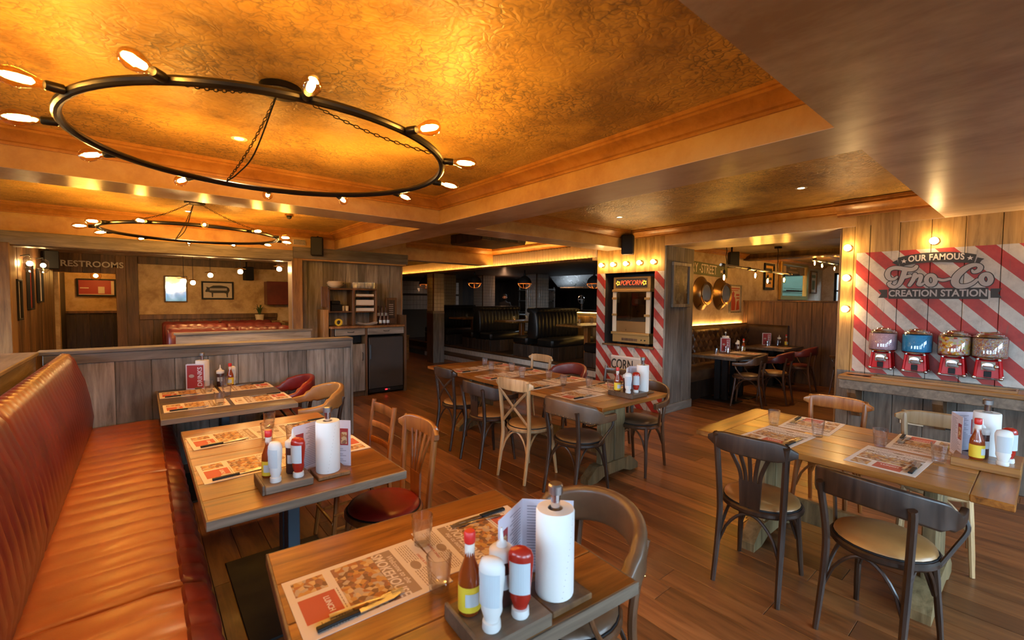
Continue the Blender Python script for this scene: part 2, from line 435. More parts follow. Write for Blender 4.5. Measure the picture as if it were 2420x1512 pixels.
M['neony'] = emit('neon_yellow', (1, .5, .05), 2.2)
M['ledred'] = emit('red_display', (1, .02, .03), 2.5)
M['pinkc'] = speckle('pink_sprinkles', [(.50, .30, .34), (.42, .25, .30), (.58, .38, .42), (.46, .27, .33)], 170)
M['bluec'] = speckle('blue_sprinkles', [(.0, .25, .52), (.0, .28, .55), (.0, .22, .48)], 220)
M['mixc'] = speckle('jelly_sweets', [(.6, .55, .4), (.7, .3, .02), (.45, .08, .03), (.5, .5, .2), (.72, .45, .05), (.6, .4, .35)], 55)
M['seedc'] = speckle('rainbow_strands', [(.45, .3, .2), (.5, .2, .08), (.3, .3, .4), (.5, .4, .15), (.35, .12, .1), (.55, .48, .4)], 130)
M['food'] = speckle('food_photograph', [(.40, .16, .05), (.52, .28, .08), (.20, .10, .05), (.60, .42, .22), (.30, .14, .08), (.46, .36, .28)], 62, .6)
M['photo'] = plaster('misty_photograph', (.05, .045, .04), (.16, .14, .11), (.30, .27, .22), 4, .7)
M['orsign'] = plain('poster_yellow', (.70, .38, .04), .4)
M['posterr'] = plain('poster_red', (.42, .04, .02), .45)
M['postw'] = plain('poster_cream', (.62, .52, .42), .5)
M['gilt'] = plain('gilt_frame', (.60, .36, .08), .32, .9)
M['plant'] = plain('plant_green', (.04, .09, .03), .5)
M['skin'] = plain('skin', (.42, .22, .14), .5)
M['cloth'] = plain('dark_cloth', (.012, .012, .014), .8)
M['hair'] = plain('dark_hair', (.01, .008, .006), .7)
M['corr'] = plain('corrugated_iron', (.46, .34, .2), .4, .6)
M['lawn'] = plain('grass', (.022, .042, .012), .9)
M['hedge'] = plain('hedge_leaves', (.010, .020, .006), .9)
M['fence'] = plain('pale_fence', (.12, .095, .075), .7)

# ================================================================== text and flat print
_tc = {}
def textmesh(s, size, mat, ext=.0015, shear=0, off=0, space=1.0, bend=0, sx=1.0, align='CENTER'):
    key = (s, size, mat.name, ext, shear, off, space, bend, sx, align)
    if key in _tc: return _tc[key]
    cu = bpy.data.curves.new('text', 'FONT'); cu.body = s; cu.size = size; cu.extrude = ext; cu.shear = shear; cu.offset = off
    cu.space_character = space; cu.align_x = align; cu.align_y = 'CENTER'; cu.resolution_u = 3
    o = bpy.data.objects.new('t', cu); COL.objects.link(o)
    bpy.context.view_layer.update()
    me = bpy.data.meshes.new_from_object(o); bpy.data.objects.remove(o)
    for v in me.vertices:
        x = v.co.x*sx; v.co.x = x; v.co.y -= bend*x*x
    me.materials.clear(); me.materials.append(mat)
    _tc[key] = me; return me
def axes(wall, p):
    c = {'-x': ((0,-1,0),(0,0,1),(-1,0,0)), '-y': ((1,0,0),(0,0,1),(0,-1,0)), '+x': ((0,1,0),(0,0,1),(1,0,0)), 'up+x': ((0,-1,0),(1,0,0),(0,0,1)), 'up-x': ((0,1,0),(-1,0,0),(0,0,1))}[wall]
    return Matrix(((c[0][0], c[1][0], c[2][0], p[0]), (c[0][1], c[1][1], c[2][1], p[1]), (c[0][2], c[1][2], c[2][2], p[2]), (0, 0, 0, 1)))
def text(name, s, size, mat, wall, p, parent=None, rot=0, **kw):
    me = textmesh(s, size, mat, **kw)
    o = bpy.data.objects.new(name, me); COL.objects.link(o)
    if parent is not None: o.parent = parent
    o.matrix_local = axes(wall, p) @ Matrix.Rotation(rot, 4, 'Z')
    return o

# ================================================================== the room
def beam(name, x0, y0, z0, x1, y1, z1, side='beam', bot='soffit'):
    g = G().box(x0, y0, z0+.003, x1, y1, z1).box(x0, y0, z0, x1, y1, z0+.003, m=1)
    return ST(name, g, [M[side], M[bot]])
CP = [(0, 0), (.016, 0), (.016, .016), (.03, .022), (.04, .04), (.062, .058), (.088, .07), (.1, .074), (.1, .088), (.112, .092), (.112, .112), (0, .112)]
def cornice(name, a, b, nrm, z=2.508, parent=None, mat='mould', k=1):
    """moulding from a to b, standing out along nrm from a beam's face"""
    g = G(); g.v = []; n = len(CP)
    for p in (a, b):
        for d, h in CP: g.v.append((p[0]+nrm[0]*d*k, p[1]+nrm[1]*d*k, z+h*k))
    g.f = [tuple(range(n)), tuple(range(2*n-1, n-1, -1))]+[(i, (i+1) % n, n+(i+1) % n, n+i) for i in range(n)]; g.mi = [0]*len(g.f)
    return ST(name, g, M[mat], smooth=25)

fl = ST('floor', G().box(-3.2, -3.2, -.12, 15.2, 14.2, -.012), M['irond'])
rest = G()
for i in range(int(18.4/.165)):
    x0 = -3.2+i*.165; y = -3.2-random.random()*1.6
    while y < 14.2:
        ln = random.choice((1.5, 1.8, 2.1)); y1 = min(y+ln, 14.2); ys = max(y, -3.2)
        if y1-ys > .05:
            if x0 > .0 and x0 < 5.55 and y1 > -.3 and ys < 7.4 or (x0 >= 5.55 and x0 < 8.2 and ys < 4.2 and y1 > 1.2):
                obj('plank', G().box(x0+.001, ys+.001, -.012, x0+.164, y1-.001, 0, .0015), M['floor'], fl, smooth=0)
            elif not (x0 > 6.3 and ys > 4.6): rest.box(x0+.001, ys+.001, -.012, x0+.164, y1-.001, 0)
        y += ln
o = obj('distant_planks', rest, M['floor'], fl, smooth=0); o['kind'] = 'stuff'

# ceilings, soffit and beams
ST('ceiling', G().box(-3.2, -3.2, 2.62, 15.2, 14.2, 2.75), M['ceil'])
beam('trim_1', -3.2, -3.2, 2.37, 5.6, .64, 2.62, 'soffit')
beam('trim_2', 2.37, .64, 2.37, 2.81, 7.3, 2.62)
beam('trim_3', -3.2, 4.05, 2.37, 2.37, 4.45, 2.62)
beam('trim_4', 2.81, 4.05, 2.37, 5.6, 4.45, 2.62)
beam('trim_5', 5.6, -1.5, 2.37, 6.45, 3.45, 2.62)
beam('trim_6', 3.6, 7.4, 2.30, 5.6, 7.7, 2.62)
cornice('trim_7', (2.37, .64), (2.37, 4.05), (-1, 0)); cornice('trim_8', (-3, 4.05), (2.37, 4.05), (0, -1))
cornice('trim_9', (2.81, 4.05), (5.6, 4.05), (0, -1)); cornice('trim_10', (5.6, .64), (5.6, 4.05), (-1, 0))
cornice('trim_11', (-3, 7.28), (2.37, 7.28), (0, -1)); cornice('trim_12', (2.37, 4.45), (2.37, 7.3), (-1, 0))
cornice('trim_13', (2.81, 7.4), (5.6, 7.4), (0, -1)); cornice('trim_14', (5.6, 4.45), (5.6, 7.4), (-1, 0))
cornice('trim_15', (5.555, .3), (5.555, 1.44), (-1, 0), 2.47, k=1.3)
# lit corrugated valance over the dark booths
o = beam('trim_16', 5.63, 4.65, 2.24, 5.93, 13.0, 2.62, 'darkw', 'darkx')
pts = []
y = 4.66
while y < 12.9:
    pts.append((5.612+.016*math.cos((y)*2*PI/.075), y)); y += .0094
g = G(); 
for x, y in pts: g.v += [(x-.004, y, 2.29), (x-.004, y, 2.50)]
g.f = [(2*i, 2*i+2, 2*i+3, 2*i+1) for i in range(len(pts)-1)]; g.mi = [0]*len(g.f)
obj('corrugated_sheet', g, M['corr'], o, smooth=80)
obj('light_ledge', G().box(5.50, 4.66, 2.235, 5.625, 12.9, 2.25).box(5.50, 4.66, 2.25, 5.515, 12.9, 2.275), M['brownw'], o, smooth=0)
obj('led_strip', G().box(5.535, 4.7, 2.252, 5.55, 12.8, 2.262), M['led'], o, smooth=0)
# dark ceiling and platform of the booths
ST('ceiling', G().box(5.93, 4.66, 2.33, 15.0, 14.0, 2.45), M['darkx'])

def plank_run(parent, mat, plane, c, a0, a1, z0, z1, w=.2, th=.02, out=-1, joints=None, jit=.3, name='plank', b=.003):
    """vertical boards fixed on a wall, proud of it by th towards out"""
    if joints is None:
        joints = [a0]; a = a0
        while a < a1-w*.6:
            a += w*(1+random.uniform(-jit, jit)); joints.append(min(a, a1))
        if joints[-1] < a1-1e-4: joints.append(a1)
        if len(joints) > 2 and joints[-1]-joints[-2] < w*.35: joints.pop(-2)
    for p, q in zip(joints[:-1], joints[1:]):
        p, q = min(p, q), max(p, q); t = th+random.uniform(-.003, .003)
        if plane == 'x': g = G().box(c, p+.0018, z0, c+out*t, q-.0018, z1, b)
        else: g = G().box(p+.0018, c, z0, q-.0018, c+out*t, z1, b)
        obj(name, g, M[mat], parent, smooth=0)

# painted wall with the frozen-treat logo
M['frowood'] = painted_planks('froco_painted_boards', zmax=2.10, ymax=1.279)
M['popwood'] = painted_planks('popcorn_painted_boards', zmax=2.02, ymin=3.0)
wr = ST('wall_right', G().box(5.62, -3.2, 0, 5.95, 1.41, 2.62), M['blackp'])
plank_run(wr, 'frowood', 'x', 5.62, 0, 0, 0, 2.62, joints=[1.41, 1.30, 1.174, .949, .726, .502, .282, .05, -.17, -.40, -.62, -.85, -1.1, -1.4])
plank_run(wr, 'warmw', 'y', 1.41, 5.62, 5.95, 0, 2.62, w=.17, out=1)
# pillar with the popcorn recess
pc = ST('wall_centre', G().box(5.63, 3.45, 0, 6.35, 4.65, .915).box(5.63, 3.45, 2.02, 6.35, 4.65, 2.62).box(5.63, 4.49, .915, 6.35, 4.65, 2.02)
        .box(5.63, 3.47, .915, 6.35, 3.61, 2.02).box(6.1, 3.61, .915, 6.35, 4.49, 2.02), M['blackp'])
plank_run(pc, 'popwood', 'x', 5.63, 0, 0, 2.02, 2.62, joints=[3.45, 3.69, 3.93, 4.18, 4.42, 4.65])
plank_run(pc, 'popwood', 'x', 5.63, 0, 0, 0, .915, joints=[3.45, 3.69, 3.93, 4.18, 4.42, 4.65])
plank_run(pc, 'popwood', 'x', 5.63, 0, 0, .915, 2.02, joints=[3.45, 3.61])
plank_run(pc, 'popwood', 'x', 5.63, 0, 0, .915, 2.02, joints=[4.49, 4.65])
plank_run(pc, 'grey', 'y', 3.45, 0, 0, .12, 2.37, joints=[5.61, 5.86, 6.10, 6.37])
obj('base_board', G().box(5.62, 3.42, 0, 6.385, 3.455, .12, .004), M['greyh'], pc, smooth=0)
obj('sill', G().box(5.585, 3.59, .90, 5.70, 4.51, .93, .004), M['brownw'], pc, smooth=0)
plank_run(pc, 'warmw', 'x', 6.35, 3.45, 4.2, 0, 2.37, w=.2, out=1)

# wall over the restroom opening, its posts and the waiter-station wall
lw = ST('wall_front', G().box(-3.2, 7.3, 2.18, 3.6, 7.5, 2.62).box(-3.2, 7.3, 0, -1.25, 7.5, 2.18).box(1.86, 7.56, 0, 3.64, 7.66, 2.3), M['beam'])
obj('lintel_board', G().box(-3.2, 7.265, 2.16, 1.748, 7.3, 2.31, .004), M['greyh'], lw, smooth=0)
obj('lintel_board', G().box(1.75, 7.265, 2.20, 3.62, 7.3, 2.37, .004), M['greyh'], lw, smooth=0)
obj('lintel_underside', G().box(-1.25, 7.30, 2.15, 1.85, 7.52, 2.18, .004), M['brownw'], lw, smooth=0)
obj('post', G().box(-1.29, 7.25, 0, -1.11, 7.52, 2.18, .006), M['warmw'], lw, smooth=0)
obj('post', G().box(1.73, 7.28, 0, 1.88, 7.52, 2.2, .006), M['warmw'], lw, smooth=0)
plank_run(lw, 'grey', 'y', 7.56, 1.88, 3.62, 0, 2.22, w=.19, out=-1)
plank_run(lw, 'grey', 'x', 3.64, 7.56, 7.66, 0, 2.3, w=.11, out=1)

# low partition behind the banquette and its continuation on the left
hw = ST('wall_divider', G().box(-.62, 5.235, 0, 1.84, 5.33, 1.10), M['greyh'])
plank_run(hw, 'grey', 'y', 5.235, -.64, 1.86, .0, 1.03, w=.21)
plank_run(hw, 'grey', 'y', 5.33, -.64, 1.86, .0, 1.10, w=.21, out=1)
obj('top_rail', G().box(-.64, 5.195, 1.03, 1.86, 5.235, 1.115, .004), M['greyh'], hw, smooth=0)
obj('cap_board', G().box(-.68, 5.175, 1.115, 1.88, 5.38, 1.145, .005), M['greyh'], hw, smooth=0)
obj('end_post', G().box(1.86, 5.20, 0, 1.885, 5.34, 1.115, .003), M['grey'], hw, smooth=0)
ll = ST('wall_ledge', G().box(-.86, -1.5, 0, -.70, 5.17, 1.12), M['greyy'])
obj('cap_board', G().box(-.95, -1.5, 1.12, -.655, 5.17, 1.15, .005), M['greyy'], ll, smooth=0)
obj('face_board', G().box(-.70, -1.5, .98, -.675, 5.17, 1.12, .004), M['greyy'], ll, smooth=0)

# restroom side room
rr = ST('wall_restroom', G().box(-1.35, 7.5, 0, -1.2, 13.2, 2.4), M['blackp'])
plank_run(rr, 'brownw', 'x', -1.2, 7.52, 11.0, 0, 2.36, w=.2, out=1)
rf = ST('wall_restroom_end', G().box(-1.2, 11.04, 2.02, -.38, 11.2, 2.4).box(-1.2, 11.04, 0, -1.13, 11.2, 2.02).box(-.38, 11.04, 0, 3.4, 11.2, 2.4)
        .box(-1.2, 12.6, 0, -.3, 12.7, 2.4).box(-.38, 11.2, 0, -.3, 12.6, 2.4), M['ochre'])
plank_run(rf, 'brownw', 'y', 11.04, -1.2, -.38, 2.02, 2.36, w=.2)
plank_run(rf, 'brownw', 'y', 11.04, -.38, -.06, 0, 2.36, w=.17)
plank_run(rf, 'brownw', 'y', 11.04, -.06, 2.3, 0, 1.16, w=.22)
plank_run(rf, 'darkw', 'y', 12.6, -1.2, -.38, 0, 1.25, w=.2)
obj('dado_rail', G().box(-.06, 10.99, 1.16, 2.3, 11.03, 1.26, .006), M['brownw'], rf, smooth=0)
obj('dado_rail', G().box(-1.2, 12.55, 1.25, -.38, 12.6, 1.30, .006), M['brownw'], rf, smooth=0)
obj('picture_rail', G().box(-.06, 10.98, 2.22, 2.3, 11.03, 2.36, .006), M['brownw'], rf, smooth=0)
ST('wall_restroom_side', G().box(3.3, 7.66, 0, 3.4, 11.04, 2.4), M['ochre'])
ST('ceiling', G().box(-1.35, 7.5, 2.36, 3.62, 13.2, 2.46), M['soffit'])

# alcove on the right
aw = ST('wall_alcove', G().box(6.35, 4.2, 0, 15.2, 4.35, 2.62), M['wallp'])
cornice('trim_17', (6.4, 4.2), (9.9, 4.2), (0, -1)); cornice('trim_18', (10.1, 4.2), (15, 4.2), (0, -1))
ST('trim_19', G().box(9.9, -1.5, 2.50, 10.12, 4.2, 2.62).box(9.84, -1.5, 2.47, 10.14, 4.2, 2.50), M['brownw'])
ap = ST('wall_partition', G().box(9.93, -1.5, 0, 10.03, 4.2, 1.60), M['brownw'])
plank_run(ap, 'brownw', 'x', 9.93, .2, 4.2, 0, 1.60, w=.21)
obj('cap_board', G().box(9.88, -1.5, 1.60, 10.06, 4.2, 1.625, .004), M['brownw'], ap, smooth=0)
ST('ceiling', G().box(6.45, -1.5, 2.600, 9.9, 4.2, 2.619), plaster('embossed_bronze_paper', (.12, .09, .07), (.24, .19, .15), (.36, .28, .2), 1.5, .3, 1.0, (1, 1, 1), (.05, .045, .045)))

# windows that let the daylight in
def window(n, plane, c, a0, a1, z0, z1, fr='irond', mull=1, th=.06):
    g = G(); w = .05
    def bx(p, q, r, s):
        if plane == 'x': g.box(c-th/2, p, r, c+th/2, q, s)
        else: g.box(p, c-th/2, r, q, c+th/2, s)
    bx(a0, a1, z0, z0+w); bx(a0, a1, z1-w, z1); bx(a0, a0+w, z0, z1); bx(a1-w, a1, z0, z1)
    for k in range(mull): m = a0+(a1-a0)*(k+1)/(mull+1); bx(m-.02, m+.02, z0, z1)
    zz = z0+(z1-z0)*.62; bx(a0, a1, zz-.02, zz+.02)
    o = ST('window_%d' % n, g, M[fr])
    p = G().box(c-.003, a0+w, z0+w, c+.003, a1-w, z1-w) if plane == 'x' else G().box(a0+w, c-.003, z0+w, a1-w, c+.003, z1-w)
    obj('pane', p, M['pane'], o, smooth=0)
    return o
def holed(name, plane, c0, c1, A0, A1, H, holes, mat):
    g = G(); a = A0
    def bx(p, q, r, s):
        if q-p < 1e-4: return
        if plane == 'x': g.box(c0, p, r, c1, q, s)
        else: g.box(p, c0, r, q, c1, s)
    for (p, q, r, s) in holes:
        bx(a, p, 0, H); bx(p, q, 0, r); bx(p, q, s, H); a = q
    bx(a, A1, 0, H); return ST(name, g, M[mat])
WB = [(-2.4, -.4, .8, 2.25), (.2, 2.4, .8, 2.25), (3.0, 5.2, .8, 2.25)]
WL = [(-2.2, -.2, .8, 2.25), (.6, 2.6, .8, 2.25), (4.7, 6.7, 1.1, 2.2)]
WA = [(10.8, 12.3, .9, 2.3), (12.8, 14.3, .9, 2.3)]
WE = [(1.4, 2.5, 1.1, 2.42), (2.75, 3.92, 1.1, 2.42)]
holed('wall_back', 'y', -3.2, -3.0, -3.2, 5.62, 2.62, WB, 'wallp')
holed('wall_left', 'x', -3.2, -3.0, -3.0, 7.3, 2.62, WL, 'wallp')
holed('wall_alcove_side', 'y', -1.7, -1.5, 5.95, 15.2, 2.62, WA, 'wallp')
holed('wall_alcove_end', 'x', 15.0, 15.2, -1.5, 4.2, 2.62, WE, 'wallp')
n = 1
for plane, c, ws in (('y', -3.1, WB), ('x', -3.1, WL), ('y', -1.6, WA), ('x', 15.06, WE)):
    for w in ws:
        window(n, plane, c, *w, mull=0 if c > 10 else 1); n += 1
        # sampling portal in the opening
        cx, sx, sz = (w[0]+w[1])/2, w[1]-w[0], w[3]-w[2]; zc = (w[2]+w[3])/2
        rot = {('y', -3.1): (R(90), 0, 0), ('x', -3.1): (R(90), 0, R(-90)), ('y', -1.6): (R(90), 0, 0), ('x', 15.06): (R(90), 0, R(90))}[(plane, c)]
        off = {('y', -3.1): (cx, -2.99, zc), ('x', -3.1): (-2.99, cx, zc), ('y', -1.6): (cx, -1.49, zc), ('x', 15.06): (14.99, cx, zc)}[(plane, c)]
        l = lamp('window_portal', 'AREA', off, 1, (1, 1, 1), rot, shape='RECTANGLE', size=sx, size_y=sz)
        l.data.cycles.is_portal = True
ST('lawn', G().box(-40, -40, -.4, 60, 60, -.2), M['lawn'])
for nm, b_ in (('hedge', (-20, -16.5, -.2, 8, -15, 1.5)), ('hedge', (-16, -15, -.2, -15, 14, 1.4)), ('hedge', (8, -8.5, -.2, 22, -7.5, 3.6))):
    ST(nm, G().box(*b_), M['hedge'])
ST('hedge', G().box(17.2, -6, -.2, 18.0, 3.3, 3.4), M['hedge'])
hp = [(-70+i*9, -.3) for i in range(20)][::-1]; hq = [(-70+i*9, 9+4*math.sin(i*1.3)+2*math.sin(i*2.9)) for i in range(20)]
ST('hills', G().prism(hp+hq, -75, -70, 'y'), M['hill'])
fe = ST('trim_20', G().box(17.0, 3.4, -.2, 17.05, 9, 2.9), M['fence'])
for i in range(16): obj('slat', G().box(16.96, 3.5+i*.13, -.2, 17.0, 3.61+i*.13, 2.95), M['fence'], fe, smooth=0)
# outer shell of the dark rooms
ST('wall_kitchen', G().box(14.6, 4.35, 0, 14.8, 14, 2.62).box(3.4, 13.8, 0, 14.8, 14.0, 2.62).box(3.4, 7.66, 0, 3.5, 13.9, 2.62), M['darkw'])

tw = ST('wall_tiled', G().box(5.9, 13.72, .3, 9.0, 13.8, 2.33), M['grout'])
for z0, z1 in ((1.25, 1.72), (1.78, 2.2)):
    for k in range(24):
        for j in range(3): obj('tile', G().box(5.95+k*.12, 13.705, z0+j*(z1-z0)/3, 6.065+k*.12, 13.72, z0+(j+1)*(z1-z0)/3-.006, .003), M['tile'], tw, smooth=0)

# ================================================================== chairs
def arc(cx, cy, r, a0, a1, n, z, ry=None):
    ry = ry or r
    return [(cx+r*math.cos(R(a0+(a1-a0)*i/n)), cy+ry*math.sin(R(a0+(a1-a0)*i/n)), z) for i in range(n+1)]
def rrect(w, h, k=4):
    """rounded rectangle profile"""
    r = min(w, h)*.45; out = []
    for cx, cy, a in ((w/2-r, h/2-r, 0), (-w/2+r, h/2-r, 90), (-w/2+r, -h/2+r, 180), (w/2-r, -h/2+r, 270)):
        for i in range(k+1): out.append((cx+r*math.cos(R(a+90*i/k)), cy+r*math.sin(R(a+90*i/k))))
    return out
def make_chair(name, label, style, wd, seat, group=None, pad=None, H=.86):
    """sits at the origin and looks along +y"""
    t = T(name, label, 'chair', group=group)
    w = M[wd]; sl = M[seat]
    g = G(); prof = [(.02, .425), (.205, .425), (.213, .435), (.213, .452), (.205, .46), (.05, .46)]
    g.lathe(prof, 28, sx=1.0, sy=.98); obj('seat_frame', g, w, t)
    g = G().lathe([(.05, .458), (.186, .458), (.196, .468), (.19, .482), (.16, .494), (.09, .502), (.002, .505)], 28, sy=.98)
    obj('seat', g, sl, t, smooth=60)
    g = G().tube([(.197*math.cos(2*PI*i/28), .193*math.sin(2*PI*i/28), .463) for i in range(28)], .0045, 5, loop=True)
    obj('piping', g, M['irond'] if seat != 'lblk' else M['brass'], t)
    for s in (-1, 1):
        g = G().tube(curve([(s*.145, .135, .44), (s*.158, .155, .25), (s*.172, .185, 0)], 4), [.017]*4+[.0155]*3+[.013]*2, 8)
        obj('leg', g, w, t)
    armed = style in ('arm', 'armfan', 'padarm')
    topz = {'arm': .74, 'armfan': .76, 'padarm': .74}.get(style, H)
    for s in (-1, 1):
        if style == 'ladder':
            g = G().sweep(curve([(s*.17, -.24, 0), (s*.17, -.19, .45), (s*.17, -.235, H)], 5), rrect(.034, .03, 2), up=(0, 1, 0))
        else:
            P = curve([(s*.165, -.245, 0), (s*.160, -.195, .30), (s*.162, -.185, .47), (s*.176, -.215, topz-.06), (s*.178, -.228, topz-.01)], 5)
            g = G().tube(P, [.0135+.004*min(1, i/5) for i in range(len(P))], 8)
        obj('back_post', g, w, t)
    # bent braces under the seat
    if style != 'ladder':
        for a, b in (((-.157, .152), (-.161, -.20)), ((.157, .152), (.161, -.20)), ((-.15, .152), (.15, .152)), ((-.155, -.2), (.155, -.2))):
            A = Vector((a[0], a[1], .22)); B = Vector((b[0], b[1], .22)); pts = []
            for i in range(13):
                u = i/12; p = A.lerp(B, u); ap = math.sin(PI*u)**.55
                q = Vector((p.x*(1-.10*ap), p.y*(1-.10*ap), .22+.20*ap)); pts.append(q)
            obj('brace', G().tube(pts, .0085, 6), w, t)
    else:
        for z in (.16, .25):
            for s in (-1, 1): obj('stretcher', G().tube([(s*.165, .17, z), (s*.17, -.215, z)], .011, 6), w, t)
        obj('stretcher', G().tube([(-.165, .17, .2), (.165, .17, .2)], .011, 6), w, t)
    if style in ('fan', 'cross', 'band'):
        # curved crest rail, ends standing past the posts
        hh = .112 if style != 'band' else .10
        P = [(x, -.228-.045*(1-(x/.225)**2)+.028, H-.045) for x in [(-.225+.45*i/16) for i in range(17)]]
        sc = [(1, max(.25, min(1, (1-abs(-1+i/8)**6)*1.0))) for i in range(17)]
        g = G().sweep(P, rrect(.024, hh), scale=sc); obj('crest_rail', g, w, t, smooth=50)
    if style in ('fan', 'armfan'):
        zt = (H-.08) if style == 'fan' else .72; yt = -.235 if style == 'fan' else -.25
        g = G().prism([(-.050, .44), (.050, .44), (.058, .61), (-.058, .61)], -.196, -.184, 'y'); obj('splat', g, w, t)
        for i in range(5):
            u = (i-2)/2
            P = curve([(u*.046, -.190, .60), (u*.058, -.197, .67), (u*.108, yt+.01, zt+.01)], 5)
            obj('slat', G().sweep(P, rrect(.022, .010, 2), up=(0, 1, 0)), w, t)
    if style == 'cross':
        for s in (-1, 1):
            P = curve([(s*.155, -.19, .50), (0, -.215, .65), (-s*.165, -.225, H-.10)], 6)
            obj('cross_bar', G().sweep(P, rrect(.026, .011, 2), up=(0, 1, 0)), w, t)
    if style == 'ladder':
        for z, h in ((H-.05, .07), (H-.17, .045), (H-.28, .045)):
            P = [(x, -.232+.10*(H-z)-.02*(1-(x/.17)**2), z) for x in (-.165, -.08, 0, .08, .165)]
            obj('back_rail', G().sweep(P, rrect(.018, h, 2)), w, t)
    if armed:
        pts = [(-.235, .16, .655)]+[(-.25, .08, .658)]+[( .262*math.cos(R(a)), -.02+.235*math.sin(R(a)), .668+.085*max(0, -math.sin(R(a)))) for a in range(180, 361, 15)]+[(.25, .08, .658), (.235, .16, .655)]
        n = len(pts); sc = []
        for i in range(n):
            u = abs(i-(n-1)/2)/((n-1)/2); k = 1.0 if u < .5 else max(.42, 1-(u-.5)*2.2)
            sc.append((1, k))
        if style == 'padarm':
            g = G().sweep(curve(pts, 2), rrect(.050, .145), scale=[sc[min(i//2, n-1)] for i in range(2*n-1)])
            obj('padded_backrest', g, M[pad], t, smooth=60)
            nl = G()
            for i in range(8, n*2-8):
                p = curve(pts, 2)[i]; d = Vector((p.x, p.y+.02, 0)).normalized()
                nl.sph((p.x+d.x*.022, p.y+d.y*.022, p.z-.058), .004, 6, 4)
            o = obj('nail_trim', nl, M['brass'], t); o['kind'] = 'stuff'
        else:
            g = G().sweep(curve(pts, 2), rrect(.028, .125), scale=[sc[min(i//2, n-1)] for i in range(2*n-1)])
            obj('arm_rail', g, w, t, smooth=60)
        for s in (-1, 1):
            P = curve([(s*.243, .12, .65), (s*.262, .11, .60), (s*.235, .06, .52), (s*.205, 0, .44)], 5)
            obj('arm_support', G().tube(P, .0095, 7), w, t)
    return t

FX = R(-90)   # looks towards +x
BX = R(90)    # looks towards -x
protos = {}
def chair(key, style, wd, seat, x, y, rz, label, pad=None, name='dining_chair', group=None, H=.86):
    if key not in protos:
        c = make_chair(name, label, style, wd, seat, group, pad, H); protos[key] = c
        c.location = (x, y, 0); c.rotation_euler = (0, 0, rz); return c
    return dup(protos[key], (x, y, 0), rz, label, group)

# right-hand table
chair('fan_tan', 'fan', 'chd', 'ltan', 2.745, 1.03, FX+R(4), 'dark bentwood chair with fan back and tan seat, at left end of the right-hand table')
chair('arm_tan', 'arm', 'chd', 'ltan', 2.72, .47, FX-R(10), 'dark bentwood armchair with wide curved rail and tan seat, front of right-hand table', name='armchair')
chair('band_brown', 'band', 'cho', 'ltan', 3.93, 1.03, BX, 'brown bentwood chair with plain crest rail, behind the right-hand table facing the camera side')
chair('band_maroon', 'band', 'chl', 'lred', 3.86, .42, BX+R(6), 'pale bentwood chair with maroon seat tucked in behind the right-hand table')
# long middle table, near side from far end to near end
chair('cross_dark', 'cross', 'chd', 'ltan', 2.70, 4.14, FX, 'dark cross-back bentwood chair at the far left end of the long middle table')
chair('armfan_dark', 'armfan', 'chd', 'ltan', 2.66, 3.55, FX, 'dark bentwood armchair with fan slats, beside the pale cross-back chair', name='armchair')
chair('cross_pale', 'cross', 'chl', 'ltan', 2.72, 3.02, FX+R(6), 'pale wooden cross-back chair on the near side of the long middle table', H=.90)
chair('pad_brown', 'padarm', 'chd', 'lbrown', 2.78, 2.47, FX, 'dark armchair with nailed brown leather backrest, nearest chair of the long middle table', pad='lbrown', name='armchair')
# far side
chair('band_pale', 'band', 'chl', 'ltan', 3.90, 4.35, BX, 'pale wooden chair with curved crest rail, far side of the long middle table')
chair('pad_red', 'padarm', 'chb', 'lred', 3.88, 3.72, BX, 'armchair with red leather backrest on the far side of the long middle table', pad='lred', name='armchair')
chair('ladder_mid', 'ladder', 'chb', 'lbrown', 3.93, 3.12, BX, 'brown ladder-back chair on the far side of the long middle table', H=.84)
chair('arm_brown', 'arm', 'chb', 'lbrown', 3.62, 2.47, BX+R(8), 'brown bentwood armchair at the far side near the popcorn pillar end of the long table', name='armchair')
# banquette tables
chair('fan_red', 'fan', 'cho', 'lcher', 1.00, 2.30, BX, 'orange-brown fan-back chair with red leather seat, at the second banquette table', H=.90)
chair('ladder_b', 'ladder', 'cho', 'lcher', 1.05, 2.95, BX, 'brown wooden ladder-back chair behind the orange fan-back chair', H=.87)
chair('pad_red2', 'padarm', 'chd', 'lred', 1.05, 4.78, BX, 'red leather armchair nearest the grey plank partition, third banquette table', pad='lcher', name='armchair')
chair('pad_tan', 'padarm', 'chd', 'lred', 1.12, 4.14, BX, 'tan leather armchair with red seat at the third banquette table', pad='ltan', name='armchair')
chair('pad_horn', 'padarm', 'chb', 'lbrown', 1.20, 1.12, BX-R(8), 'brown leather tub armchair at the nearest table, behind the kitchen roll', pad='lbrown', name='armchair')
# alcove tables
chair('alc_brown', 'arm', 'chb', 'lbrown', 7.12, 2.93, R(12), 'brown curved-back chair nearest the pillar at the first alcove table', name='armchair')
chair('alc_red', 'padarm', 'chb', 'ltan', 7.78, 2.80, R(4), 'red-padded curved-back chair at the first alcove table', pad='lred', name='armchair')
chair('alc_red2', 'padarm', 'chb', 'lred', 9.0, 2.83, R(3), '', pad='lred', name='armchair')['label'] = 'curved-back chair with red seat at the second alcove table'
chair('alc_brown', 'arm', 'chb', 'lbrown', 9.35, 2.2, R(-12), 'dark curved-back chair in shade beside the alcove partition', name='armchair')

